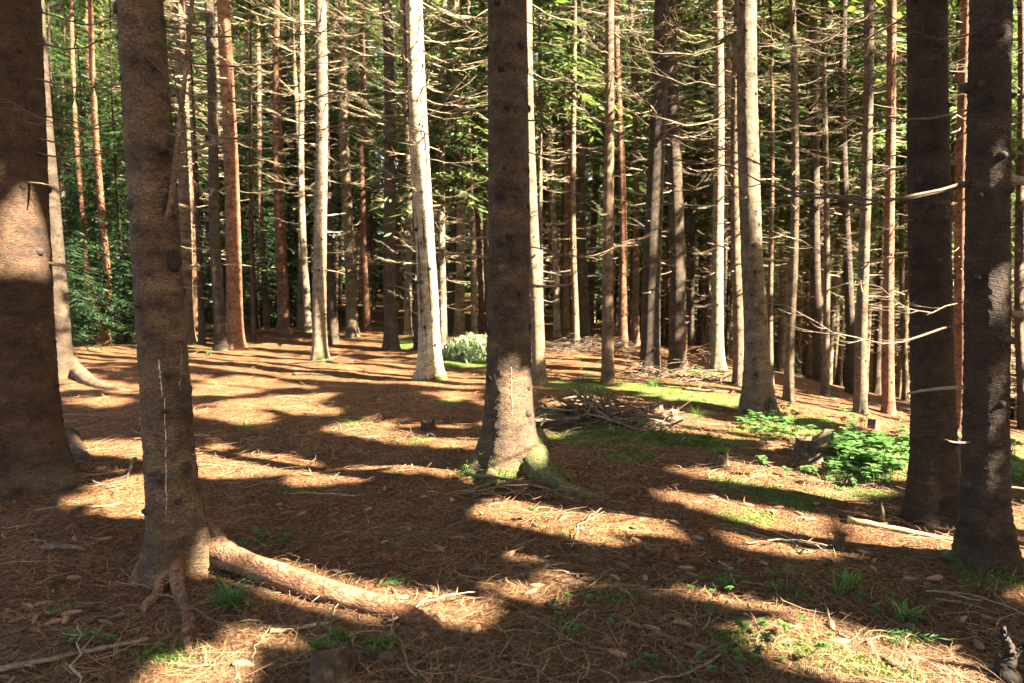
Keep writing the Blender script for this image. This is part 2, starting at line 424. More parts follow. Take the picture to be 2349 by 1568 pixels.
# ------------------------------------------------------------------ trunks
def trunk_mesh(name, R, H, bark, n=16, dz=.12, ztop_fine=6.0, moss=.6, flare=.6, hf=.22, lean=(0, 0), wob=.02, knots=9.0,
               seed=0, rough=.0, lobes=4, mossh=.35, knotr=1.0, kmin=.35, butt=()):
    r_ = np.random.default_rng(seed + 11)
    zs = [-.45, -.2, 0.0]
    s = dz * .5
    while zs[-1] < ztop_fine: s = min(dz, s * 1.06); zs.append(zs[-1] + s)
    while zs[-1] < H: s *= 1.25; zs.append(min(H, zs[-1] + s))
    zs = np.array(zs); th = np.arange(n) * 2 * math.pi / n
    Z, TH = np.meshgrid(zs, th, indexing='ij')
    zc = np.clip(Z, 0, None)
    base = R * (1 - .8 * (zc - 1.6) / H)
    ph = r_.random(4) * 6.28
    lob = .55 + .3 * np.cos(lobes * TH + ph[0]) + .22 * np.cos((lobes + 1) * TH + ph[1]) + .18 * np.cos(2 * TH + ph[2])
    rr = base + R * flare * np.exp(-zc / hf) * np.clip(lob, .08, 1.4) + R * .10 * np.exp(-zc / 1.2)
    for (ba, bm, bw, bh) in butt:
        da = (TH - rad(ba) + math.pi) % (2 * math.pi) - math.pi
        rr += R * bm * np.exp(-zc / bh) * np.exp(-(da / rad(bw)) ** 2)
    rr *= 1 + .025 * np.cos(2 * TH + ph[3]) + .03 * (vnoise(zc * 1.3, 3.1 + seed, 0) - .5)
    if rough:
        X3, Y3 = np.cos(TH) * R, np.sin(TH) * R
        rr += rough * (fbm(X3 * 38, Y3 * 38, Z * 75 + seed, 2) - .5) * (1 + 1.5 * np.exp(-zc / .5)) * 2
        rr += rough * 1.2 * (vnoise(X3 * 9, Y3 * 9, Z * 9 + seed) - .5)
    ox = lean[0] * Z + wob * (np.sin(Z * .55 + ph[0]) - math.sin(ph[0])) * np.clip(Z / 2, 0, 1)
    oy = lean[1] * Z + wob * (np.cos(Z * .48 + ph[1]) - math.cos(ph[1])) * np.clip(Z / 2, 0, 1)
    V = np.stack([ox + rr * np.cos(TH), oy + rr * np.sin(TH), Z], -1).reshape(-1, 3)
    m = len(zs)
    i, j = np.meshgrid(np.arange(m - 1), np.arange(n), indexing='ij')
    Q = np.stack([i * n + j, i * n + (j + 1) % n, (i + 1) * n + (j + 1) % n, (i + 1) * n + j], -1).reshape(-1, 4)
    ms = moss * np.exp(-zc / mossh) * (.7 + .4 * np.cos(TH + ph[2]))
    mb = MB(); mb.add(V, Q, m=0, a=ms.ravel())
    kn_ = []
    if knots:
        z = kmin + r_.random() * .3
        while z < knots:
            k = r_.integers(2, 5); a0 = r_.random() * 6.28
            for q in range(k):
                a = a0 + q * 6.28 / k + r_.normal() * .35
                zz = z + r_.normal() * .05
                iz = np.searchsorted(zs, zz); iz = min(max(iz, 1), m - 1)
                ia = int(round(a / 6.2832 * n)) % n
                p = V[iz * n + ia].copy(); p[2] = zz; kn_.append((th[ia], zz))
                d = np.array([math.cos(th[ia]), math.sin(th[ia]), -.15 + r_.random() * .3])
                kr = (.011 + .012 * r_.random()) * knotr * (0.6 + min(R, .17) * 2.2)
                ln = kr * (.35 + 1.5 * r_.random() ** 3)
                P = np.stack([p - d * kr, p + d * kr * .25, p + d * ln])
                v, q_, t = tube(P, [kr * 1.7, kr * 1.25, kr * .7], 6)
                mb.add(v, q_, t, m=1, a=0)
            z += .22 + .22 * r_.random()
    me = mb.mesh(name, [BARK[bark], M_soil], attr='moss')
    if rough:                              # dark stains round and below the branch scars
        st = np.zeros(Z.shape)
        for (ka, kz) in kn_:
            if kz > ztop_fine: continue
            da = ((TH - ka + math.pi) % (2 * math.pi) - math.pi) * R
            dz_ = np.where(Z > kz, (Z - kz) / .022, (kz - Z) / .07)
            st = np.maximum(st, np.exp(-(da / .026) ** 2 - dz_ ** 2) * (.5 + .5 * hsh(np.int64(kz * 1e4), np.int64(ka * 1e3), np.int64(7))))
        full = np.zeros(len(me.vertices), np.float32); full[:st.size] = st.ravel()
        me.attributes.new('stain', 'FLOAT', 'POINT').data.foreach_set('value', full)
    return me, zs, rr, ox, oy

def root_mesh(pts, r0, r1, bark_moss=.2, n=12, pw=1.2):
    P = np.array(pts); k = np.linspace(0, 1, len(P)); f = np.linspace(0, 1, 44)
    P = np.stack([np.interp(f, k, P[:, c]) for c in range(3)], -1)
    for _ in range(3): P[1:-1] = .5 * P[1:-1] + .25 * (P[:-2] + P[2:])
    R = r1 + (r0 - r1) * (1 - f) ** pw + r0 * .45 * np.exp(-f * 9)
    R = R * (1 + .30 * (vnoise(f * 7, r0 * 77, 0) - .5))
    P[1:, 0] += .05 * (vnoise(f[1:] * 6, r0 * 31, 2) - .5) * np.minimum(1, 4 * f[1:]); P[1:, 1] += .05 * (vnoise(f[1:] * 6, r0 * 57, 5) - .5) * np.minimum(1, 4 * f[1:])
    v, q, t = tube(P, R, n, rough=.16)
    mb = MB(); mb.add(v, q, t, a=bark_moss)
    return mb

# ------------------------------------------------------------------ dead branch kinds (unit length along +X)
def branch_mesh(seed, thick=.0072, side=9, curl=1.0):
    r_ = np.random.default_rng(seed)
    t = np.linspace(0, 1, 11)
    droop, rise = .03 + .09 * r_.random(), (.02 + .22 * r_.random()) * curl
    def curve(t, az=0.0):
        return np.stack([t, .05 * np.sin(t * 4 + seed) * t + az * t * t, -droop * np.sin(np.minimum(t * 1.25, 1) * math.pi) + rise * t ** 2.4], -1)
    az = r_.normal() * .08
    P = curve(t, az); P[1:-1] += r_.normal(size=(9, 3)) * .011
    mb = MB()
    v, q, tr = tube(P, thick * (1 - .78 * t) , 5); mb.add(v, q, tr)
    for k in range(side):
        t0 = .22 + .74 * (k + r_.random() * .6) / side
        p = np.array([np.interp(t0, t, P[:, c]) for c in range(3)])
        s = 1 if k % 2 else -1
        ang = s * (.45 + .45 * r_.random())
        ln = (.10 + .28 * r_.random()) * (1.1 - t0 * .7)
        tt = np.linspace(0, 1, 5)
        cv = .35 * r_.normal()
        Q = p + np.stack([ln * tt * math.cos(ang), ln * tt * np.sin(ang + cv * tt), ln * (.55 * r_.random() * tt ** 2 - .18 * tt * r_.random())], -1)
        v, q, tr = tube(Q, thick * .42 * (1 - .7 * tt), 4); mb.add(v, q, tr)
        if r_.random() < .5:
            p2 = Q[2]; a2 = ang - s * .7; l2 = ln * .4
            Q2 = p2 + np.stack([l2 * tt * math.cos(a2), l2 * tt * math.sin(a2), l2 * .2 * tt ** 2], -1)
            v, q, tr = tube(Q2, thick * .25 * (1 - .6 * tt), 3); mb.add(v, q, tr)
    return mb.mesh('branch', [M_dead])

BR_FULL = [branch_mesh(100 + k, side=9 + k % 6) for k in range(9)]
BR_DARK = []
for me_ in BR_FULL:
    m2 = me_.copy(); m2.materials[0] = M_deaddark; BR_DARK.append(m2)
BR_STUB = []
for k in range(5):
    r_ = np.random.default_rng(500 + k)
    t = np.linspace(0, 1, 6)
    P = np.stack([t, .1 * r_.normal() * t ** 2, (-.12 + .3 * r_.random()) * t + .1 * r_.normal() * t ** 2], -1)
    mb = MB(); v, q, tr = tube(P, .045 * (1 - .62 * t), 6); mb.add(v, q, tr)
    P2 = P[3] + np.stack([.28 * t, .25 * t * (1 if k % 2 else -1), .05 * t], -1)
    v, q, tr = tube(P2, .018 * (1 - .7 * t), 4); mb.add(v, q, tr)
    BR_STUB.append(mb.mesh('branch', [M_dead]))

# ------------------------------------------------------------------ needle sprays
def sprays(org, az, Ln, k, droop, wid=.22, ln=.42, r_=rng, hang=.25):
    """k diamond shaped twigs on each bough -> (n*k,4,3) corners and a tint per corner"""
    n = len(org)
    t = np.tile(np.linspace(.12, 1.0, k), (n, 1)) + r_.normal(size=(n, k)) * .03
    side = np.where(np.arange(k) % 2, 1.0, -1.0)[None, :]
    side = np.where(t > .96, 0, side)
    A = az[:, None]
    Lq = Ln[:, None]
    px = org[:, 0:1] + Lq * t * np.cos(A); py = org[:, 1:2] + Lq * t * np.sin(A)
    pz = org[:, 2:3] + Lq * (.12 * t - droop[:, None] * t * t)
    a2 = A + side * (.75 + .35 * r_.random((n, k)))
    l = ln * (.45 + .75 * r_.random((n, k))) * (1.15 - .55 * t) * np.minimum(Lq, 2.2) / 1.6
    dz = -hang - .5 * r_.random((n, k)) * hang * 2
    D = np.stack([np.cos(a2), np.sin(a2), dz], -1)
    P = np.stack([px, py, pz], -1)
    w = wid * l * (.7 + .6 * r_.random((n, k)))
    tw = r_.normal(size=(n, k)) * .5
    Sd = np.stack([-np.sin(a2) * np.cos(tw), np.cos(a2) * np.cos(tw), np.sin(tw)], -1)
    mid = P + D * (l * .45)[..., None]
    Qd = np.stack([P, mid + Sd * w[..., None], P + D * l[..., None], mid - Sd * w[..., None]], 2)
    tint = np.clip(.5 + .22 * r_.normal(size=(n, 1)) + .2 * r_.normal(size=(n, k)), 0, 1)
    return Qd.reshape(-1, 4, 3), np.repeat(tint.reshape(-1), 4)

def quads_mesh(name, Q, tint, mat):
    n = len(Q)
    return mesh(name, Q.reshape(-1, 3), [np.arange(n * 4).reshape(n, 4)], [mat], smooth=False, attrs={'tint': tint})

def crown_quads(zc, H, Rc, n, k, lean=(0, 0), seed=0, wid=.22, ln=.42, droop=(.15, .5), pw=.75):
    r_ = np.random.default_rng(seed + 900)
    z = zc + (H - .3 - zc) * r_.random(n) ** 1.15
    f = (z - zc) / (H - zc)
    R = Rc * (1 - f) ** pw * (.65 + .5 * r_.random(n)) + .25
    org = np.stack([lean[0] * z, lean[1] * z, z], -1)
    dr = droop[0] + (droop[1] - droop[0]) * r_.random(n) * (1 - .6 * f)
    return sprays(org, r_.random(n) * 6.283, R, k, dr, wid, ln, r_)

# ------------------------------------------------------------------ where the sun comes through (gaps cut into the crowns to shape its patches)
LITG = [(1300, 1232, 125, 42), (1180, 1175, 90, 20), (1420, 1200, 90, 16, 8), (1500, 1240, 40, 12),
        (760, 1075, 310, 26, 1), (520, 1085, 80, 20), (985, 1105, 80, 22), (880, 1003, 120, 14, 12), (1030, 1030, 55, 18), (300, 1135, 75, 70), (255, 1032, 75, 16, 10),
        (540, 960, 90, 14), (520, 893, 70, 9), (620, 925, 90, 10), (520, 985, 70, 10), (560, 872, 60, 7), (700, 940, 60, 8),
        (650, 828, 120, 9), (850, 850, 110, 14), (590, 812, 70, 7), (800, 870, 60, 6), (760, 790, 50, 8), (690, 780, 60, 6), (830, 770, 70, 7),
        (215, 925, 60, 10), (270, 806, 40, 8), (185, 812, 30, 10), (190, 870, 30, 8), (230, 880, 40, 5),
        (1330, 925, 80, 12), (1430, 930, 90, 14, 10), (1540, 955, 110, 16, 12), (1660, 985, 90, 16, 12), (1480, 893, 70, 8, 6), (1590, 910, 110, 10, 8), (1700, 925, 60, 8, 8),
        (1340, 845, 40, 5), (1290, 815, 60, 6), (1610, 860, 80, 6), (1700, 850, 50, 6),
        (1850, 925, 70, 10, 14), (1930, 950, 90, 14, 14), (2040, 985, 70, 16, 14), (1745, 985, 40, 18), (1790, 1005, 40, 20), (1830, 1010, 50, 22), (1960, 1055, 90, 30), (2060, 1075, 60, 28),
        (1690, 1190, 50, 9, 12), (1590, 1080, 70, 8, 8), (1730, 1080, 70, 9, 14), (1960, 1130, 60, 9, 12), (1850, 1100, 70, 7, 10),
        (960, 1385, 80, 20, 14), (700, 1335, 160, 26, 14), (560, 1265, 40, 12, 14), (1700, 1460, 200, 16, 14), (1950, 1510, 160, 26, 14), (2120, 1560, 120, 26, 14),
        (2335, 1205, 40, 26), (2335, 1015, 40, 20), (1050, 905, 30, 14), (1010, 880, 30, 10), (1140, 1078, 40, 18), (1085, 790, 60, 26),
        (1330, 1320, 50, 8), (1150, 1330, 60, 9, 12), (1840, 1230, 60, 7, 10), (440, 1010, 30, 8), (1150, 930, 30, 8)]
DARKSEG = []
LITG = [(e[0], e[1], e[2] * (1.12 if e[1] > 1150 else 1.0), e[3] * (1.3 if e[1] > 1150 else 1.1)) + tuple(e[4:]) for e in LITG]
LITSEG = []          # (x, y, z0, z1, radius, fullness)
e1 = np.cross(S, [0, 0, 1.0]); e1 /= np.linalg.norm(e1)
e2 = np.cross(e1, S)

def sun_open(P):
    """True where foliage at P would shade one of the openings"""
    P = P.reshape(-1, 3)
    t = P[:, 2] / S[2]
    for q_ in range(3):
        G = P - S * t[:, None]
        t = t + (G[:, 2] - (ground if q_ == 2 else gbase)(G[:, 0], G[:, 1])) / S[2]
    G = P - S * t[:, None]
    px, py, dep = proj(G)
    rag = 1.7 * (fbm(G[:, 0] * 6, G[:, 1] * 6, 6.1, 3) - .5) - .04
    op = (dep > 1.0) & (in_ellipses(px, py, LITG) + rag > .0)
    shady = in_ellipses(px, py, [(70, 1490, 260, 130)]) > 0
    a, b_ = P @ e1, P @ e2
    nz = vnoise(a * .9, b_ * .9, 5.5)
    n2_ = vnoise(a * 2.6, b_ * 2.6, 1.5) * .40 + vnoise(a * 6.5, b_ * 6.5, 2.5) * .32 + vnoise(a * .7, b_ * .7, 8.5) * .28
    op |= (dep > 17.0) & (nz > .47)
    n2_ = np.where(shady, 0, n2_)
    op |= (dep > 1) & (dep < 17) & (n2_ > np.where(dep < 7, .60, .63))
    def near_seg(x, y, z0, z1, r):
        A = np.array([x, y, z0]); B = np.array([x, y, z1])
        a0, b0, a1, b1 = A @ e1, A @ e2, B @ e1, B @ e2
        da, db = a1 - a0, b1 - b0
        tt = np.clip(((a - a0) * da + (b_ - b0) * db) / (da * da + db * db), 0, 1)
        d2 = (a - a0 - tt * da) ** 2 + (b_ - b0 - tt * db) ** 2
        return (d2 < r * r) & (((P - .5 * (A + B)) @ S) > .6)
    dk, lt = np.zeros(len(P), bool), np.zeros(len(P), bool)
    for (x, y, z0, z1, r) in DARKSEG: dk |= near_seg(x, y, z0, z1, r)
    for (x, y, z0, z1, r) in LITSEG: lt |= near_seg(x, y, z0, z1, r + .03)
    return op, dk, lt, np.where((dep > 1) & (dep < 18), .96 * sstep(.39, .53, n2_), 0)

def cull(Q, tint):
    op, dk, lt = np.zeros(len(Q), bool), np.zeros(len(Q), int), np.zeros(len(Q), bool)
    for wts_ in ((1, 0, 0, 0), (0, 0, 1, 0), (0, .5, 0, .5), (0, 1, 0, 0), (0, 0, 0, 1), (.5, .25, 0, .25), (0, .25, .5, .25)):
        a_, b_, c_, thin = sun_open(np.tensordot(Q, np.array(wts_, float), (1, 0)))
        op |= a_; dk += b_; lt |= c_
    op |= rng.random(len(Q)) < thin
    k = ~(lt | (op & (dk < 5)))
    return Q[k], tint.reshape(-1, 4)[k].ravel()

# ------------------------------------------------------------------ the trees one can tell apart
# label, base x, base y, width, x at the picture's top, bark, options
TREES = [
 ('massive brown spruce trunk with flared mossy roots at the left edge', 40, 1092, 182, 8, 'umber', dict(near=1, flare=.75, hf=.30, lit=[(500, 630)], nb=5, moss=.5, litr=.3)),
 ('dark spruce just behind the massive left trunk, its root running right', 138, 868, 58, 100, 'dusky', dict(flare=.9, hf=.3, nb=3)),
 ('scaly brown spruce with a long white resin streak and bare root in the left foreground', 408, 1300, 110, 316, 'warm', dict(near=1, flare=.62, hf=.17, nb=4, moss=.35, lobes=3)),
 ('slim grey spruce hidden partly behind the resin streaked trunk', 428, 785, 33, 402, 'grey', dict(lit=[(700, 780)], nb=22)),
 ('thin reddish spruce lit at its foot beside the fallen log', 447, 742, 18, 425, 'red', dict(lit=[(560, 740)], nb=10)),
 ('dark straight spruce standing left of the sunlit reddish trunk', 508, 806, 27, 466, 'dusky', dict(nb=26, flare=.7)),
 ('reddish sunlit spruce with smooth bark right of the dark straight one', 541, 800, 37, 512, 'red', dict(lit=[(340, 800)], nb=22, flare=.8)),
 ('pole thin dark spruce nearest the right side of the reddish trunk', 582, 786, 8, 572, 'dusky', dict(nb=10)),
 ('slender dark spruce with lit right edge between two reddish trunks', 612, 758, 14, 592, 'brown', dict(lit=[(430, 560)], nb=16)),
 ('reddish spruce with a wide sunlit foot in the left middle distance', 652, 768, 27, 634, 'red', dict(lit=[(330, 765)], nb=22, flare=1.0)),
 ('thin pale spruce right of the reddish wide footed one', 690, 757, 13, 667, 'grey', dict(lit=[(400, 750)], nb=14)),
 ('thin cream spruce against the left of the bright edged tall trunk', 706, 764, 16, 690, 'pale', dict(lit=[(380, 760)], nb=14)),
 ('tall spruce with brightly sunlit right half and mossy foot left of centre', 734, 830, 30, 722, 'pale', dict(lit=[(60, 140), (250, 830)], lx=.25, nb=30, flare=.7, moss=.8)),
 ('dark spruce close behind the bright edged tall trunk', 766, 790, 21, 745, 'dusky', dict(nb=20)),
 ('grey shaded spruce with a mossy base at the end of the lit floor strip', 808, 774, 26, 790, 'grey', dict(nb=20)),
 ('small reddish spruce beside the distant sunny path', 843, 762, 16, 825, 'red', dict(lit=[(560, 750)], nb=14)),
 ('dark brown spruce left of the white sunlit trunk', 898, 806, 30, 879, 'dusky', dict(nb=28, flare=.6)),
 ('slim grey spruce between the dark brown trunk and the white sunlit one', 936, 772, 15, 925, 'grey', dict(nb=16)),
 ('dark spruce hugging the left side of the white sunlit trunk', 962, 806, 20, 938, 'dusky', dict(nb=16)),
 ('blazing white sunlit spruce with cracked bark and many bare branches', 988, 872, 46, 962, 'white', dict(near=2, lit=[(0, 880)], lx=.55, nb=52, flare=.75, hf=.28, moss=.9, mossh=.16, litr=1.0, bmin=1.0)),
 ('grey spruce behind the pale fallen bough', 1054, 772, 22, 1048, 'grey', dict(nb=18)),
 ('thin spruce with a sunlit foot beside the pale fallen bough', 1088, 768, 14, 1077, 'pale', dict(lit=[(600, 765)], nb=14)),
 ('very thin spruce peeping out left of the big central trunk', 1121, 764, 11, 1112, 'brown', dict(lit=[(350, 760)], nb=8)),
 ('big dark spruce in the centre with mossy flared roots', 1168, 1082, 93, 1160, 'warm', dict(near=1, flare=.95, hf=.24, lit=[(960, 1080)], litr=.2, nb=9, moss=.85, mossh=.14, lobes=3)),
 ('slim smooth spruce immediately right of the big central trunk', 1237, 882, 27, 1221, 'grey', dict(lit=[(500, 700)], litr=.4, nb=14)),
 ('thin sunlit spruce behind the slim smooth one', 1278, 776, 14, 1264, 'pale', dict(lit=[(200, 700)], nb=18)),
 ('thin reddish spruce standing in the brown brushwood', 1299, 772, 14, 1288, 'red', dict(nb=16)),
 ('straight thin spruce with a curved foot at the brushwood edge', 1322, 802, 14, 1314, 'grey', dict(lit=[(500, 800)], litr=.5, nb=16)),
 ('dark spruce behind the brown brushwood', 1341, 786, 23, 1331, 'dusky', dict(nb=18)),
 ('small leaning spruce with smooth pale stem in front of the brushwood', 1395, 881, 24, 1384, 'brown', dict(nb=16, flare=.5)),
 ('reddish sunlit spruce with a swollen knee low on its stem', 1430, 800, 18, 1414, 'red', dict(lit=[(200, 740)], nb=20)),
 ('thin brown spruce left of the broad dark one', 1459, 792, 15, 1445, 'brown', dict(nb=14)),
 ('broad dark spruce rising from a heap of dead branches', 1491, 862, 41, 1504, 'dusky', dict(nb=36, flare=.5, bmin=1.2)),
 ('dark scaly spruce right of the heap of dead branches', 1554, 852, 34, 1547, 'dusky', dict(nb=32, flare=.6)),
 ('thin reddish spruce behind the dark scaly one', 1584, 800, 12, 1576, 'red', dict(lit=[(620, 790)], nb=12)),
 ('slim dark spruce between the scaly trunk and the sunlit flared one', 1606, 806, 17, 1600, 'dusky', dict(nb=14)),
 ('sunlit spruce with a broad flared cream foot right of centre', 1647, 852, 26, 1637, 'pale', dict(lit=[(40, 330), (380, 855)], nb=28, flare=1.25, hf=.3)),
 ('dark narrow spruce left of the big grey trunk', 1695, 886, 25, 1706, 'brown', dict(lit=[(200, 560)], litr=.35, nb=18)),
 ('big grey spruce with small dark knots standing on moss', 1738, 952, 52, 1733, 'grey', dict(near=2, lit=[(60, 160), (300, 560)], litr=.25, nb=6, flare=1.05, hf=.36, moss=.4)),
 ('thin brown spruce close behind the big grey trunk', 1768, 884, 12, 1754, 'brown', dict(nb=10)),
 ('slim olive barked spruce on the lit slope', 1809, 922, 20, 1815, 'grey', dict(lit=[(330, 640)], litr=.5, nb=24, flare=.7)),
 ('dark shaggy leaning spruce right of the slim olive one', 1879, 878, 24, 1860, 'dusky', dict(lit=[(500, 700)], litr=.4, nb=24)),
 ('thin grey spruce in front of the shaggy leaning one', 1894, 912, 15, 1893, 'grey', dict(nb=22)),
 ('dark brown spruce left of a pair of sunlit trunks', 1953, 906, 23, 1950, 'dusky', dict(lit=[(480, 760)], litr=.4, nb=18)),
 ('left one of the pair of sunlit trunks on the right slope', 1974, 951, 26, 1974, 'grey', dict(lit=[(250, 950)], litr=.6, nb=18, flare=.6)),
 ('black shaded spruce between the pair of sunlit trunks', 2011, 902, 18, 2016, 'dusky', dict(nb=16)),
 ('right one of the pair of sunlit trunks with orange foot', 2037, 951, 26, 2038, 'red', dict(lit=[(300, 955)], lx=.25, nb=24, flare=.6)),
 ('thin grey spruce right of the orange footed trunk', 2077, 922, 14, 2072, 'grey', dict(nb=14)),
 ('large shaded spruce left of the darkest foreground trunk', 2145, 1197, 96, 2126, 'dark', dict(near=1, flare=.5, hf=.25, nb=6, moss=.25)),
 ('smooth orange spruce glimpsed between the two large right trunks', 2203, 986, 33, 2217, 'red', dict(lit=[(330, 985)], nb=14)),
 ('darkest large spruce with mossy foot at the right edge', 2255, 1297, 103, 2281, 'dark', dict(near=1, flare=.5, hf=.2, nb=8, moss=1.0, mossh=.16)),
 ('brown spruce cut by the right edge of the view', 2347, 988, 22, 2336, 'brown', dict(lit=[(600, 900)], litr=.4, nb=30)),
]
CUSTOM = {   # long bare branches seen in the photograph: height in the picture, direction (0 = right, 90 = away), length, kind
 0: [(30, -6, 1.3, 0), (108, -8, 1.45, 2), (180, -4, 1.4, 4), (262, 5, 1.25, 5), (318, -4, 1.3, 7), (350, -10, 1.35, 3), (603, 10, .42, 's')],
 2: [(60, 8, 1.2, 1), (126, -5, 1.0, 3), (195, 4, 1.35, 6), (290, 12, 1.2, 2), (310, -20, .9, 8), (275, 178, .75, 5), (355, -15, .35, 's'), (620, -10, .17, 's'), (660, 15, .1, 's'), (880, 170, .08, 's'), (1000, 8, .1, 's'), (1040, -8, .09, 's')],
 23: [(50, 0, .9, 1), (165, 10, .95, 4), (275, 8, 1.25, 2), (350, -12, .9, 6), (240, 184, .75, 3), (565, 20, 1.2, 7), (120, 170, .9, 0), (320, 190, 1.0, 5), (655, 10, .4, 's'), (545, 175, .3, 's')],
 48: [(340, 176, 1.0, 6), (505, 190, .12, 's'), (60, 150, .8, 2), (130, 30, .7, 4), (690, 200, .5, 3)],
 50: [(250, 183, 1.2, 3), (415, 186, 1.7, 1), (425, 178, 1.6, 8), (690, 190, .8, 5), (740, 184, 1.3, 0), (80, 200, .9, 4), (890, 170, .3, 's'), (1010, 200, .18, 's'), (1120, 10, .2, 's'), (410, 5, .6, 's'), (720, -12, .5, 's')],
}
BUTT = {0: [(-25, 1.0, 30, .22), (-75, .6, 22, .18)], 2: [(-14, 1.25, 26, .16), (-88, .8, 22, .13), (-128, .75, 20, .13)],
        23: [(-38, 1.3, 26, .17), (-112, .8, 22, .15), (190, 1.0, 28, .2)], 48: [(190, .8, 30, .22)], 50: [(200, .6, 30, .15), (-40, .7, 30, .15)]}
tree_xy, PEND = [], []
for idx, (label, xb, yb, w, xt, bark, o) in enumerate(TREES):
    base = hit(xb, yb - 2)
    if base[1] > 24:                       # foot hidden by a rise: distance from the trunk's usual girth
        y_ = min(26.0, .24 * F / w); base = at_depth(xb, yb, y_); base[2] = float(ground(base[0], y_))
    x, y, z = base
    dpt = y * cp - (z - CAMZ) * sp
    R = .5 * w / F * dpt * math.cos(math.atan((xb - CX) / F))
    tree_xy.append((x, y, R))
    tp = at_depth(xt, 0, y)
    lean = ((tp[0] - x) / (tp[2] - z), rng.normal() * .004)
    H = 18 + 4 * rng.random() if R < .1 else 21 + 4 * rng.random()
    if R < .07: H = 10 + 40 * R
    for (y0, y1) in {0: [(-200, 380), (720, 1050)], 2: [(-200, 1230)], 23: [(120, 820)], 48: [(-300, 1150)], 50: [(-300, 1250)], 32: [(0, 800)], 33: [(0, 830)], 16: [(0, 790)]}.get(idx, () if o.get('lit') else [(40, yb - 60)]):
        z1, z0 = at_depth(xt, y0, y)[2], at_depth(xb, y1, y)[2]
        zm = .5 * (z0 + z1) - z
        DARKSEG.append((x + lean[0] * zm, y, z0, z1, R))
    for (y0, y1) in o.get('lit', ()):
        z1, z0 = at_depth(xt, y0, y)[2], at_depth(xb, y1, y)[2]
        zm = .5 * (z0 + z1) - z
        # the opening is shifted to the sunny side when only a strip of the trunk is lit
        f = o.get('litr', .9)
        sh = R * (1 - f)
        LITSEG.append((x + lean[0] * zm + sh * S[0], y + sh * S[1], z0, z1, R * f + o.get('lx', 0)))
    PEND.append((idx, label, base, R, H, lean, bark, o))

p_ = hit(1078, 822); LITSEG.append((p_[0], p_[1], p_[2] + .15, p_[2] + .55, .5))   # the fallen bough lies in the sun

def place_branch(root, P, z, az, ln, kind, roll=0.0, pitch=0.0, kinds=BR_FULL):
    """z above the tree's base"""
    trm, zs, rr, ox, oy = P
    i = min(int(np.searchsorted(zs, z)), len(zs) - 1)
    r = float(rr[i].mean()) * .9
    x, y = float(ox[i].mean()) + r * math.cos(az), float(oy[i].mean()) + r * math.sin(az)
    me = BR_STUB[random.randrange(5)] if kind == 's' else kinds[kind % 9]
    return link('branch', me, root, (x, y, z), (roll, pitch, az), ln if kind == 's' else (ln, ln * .78, ln * .78))

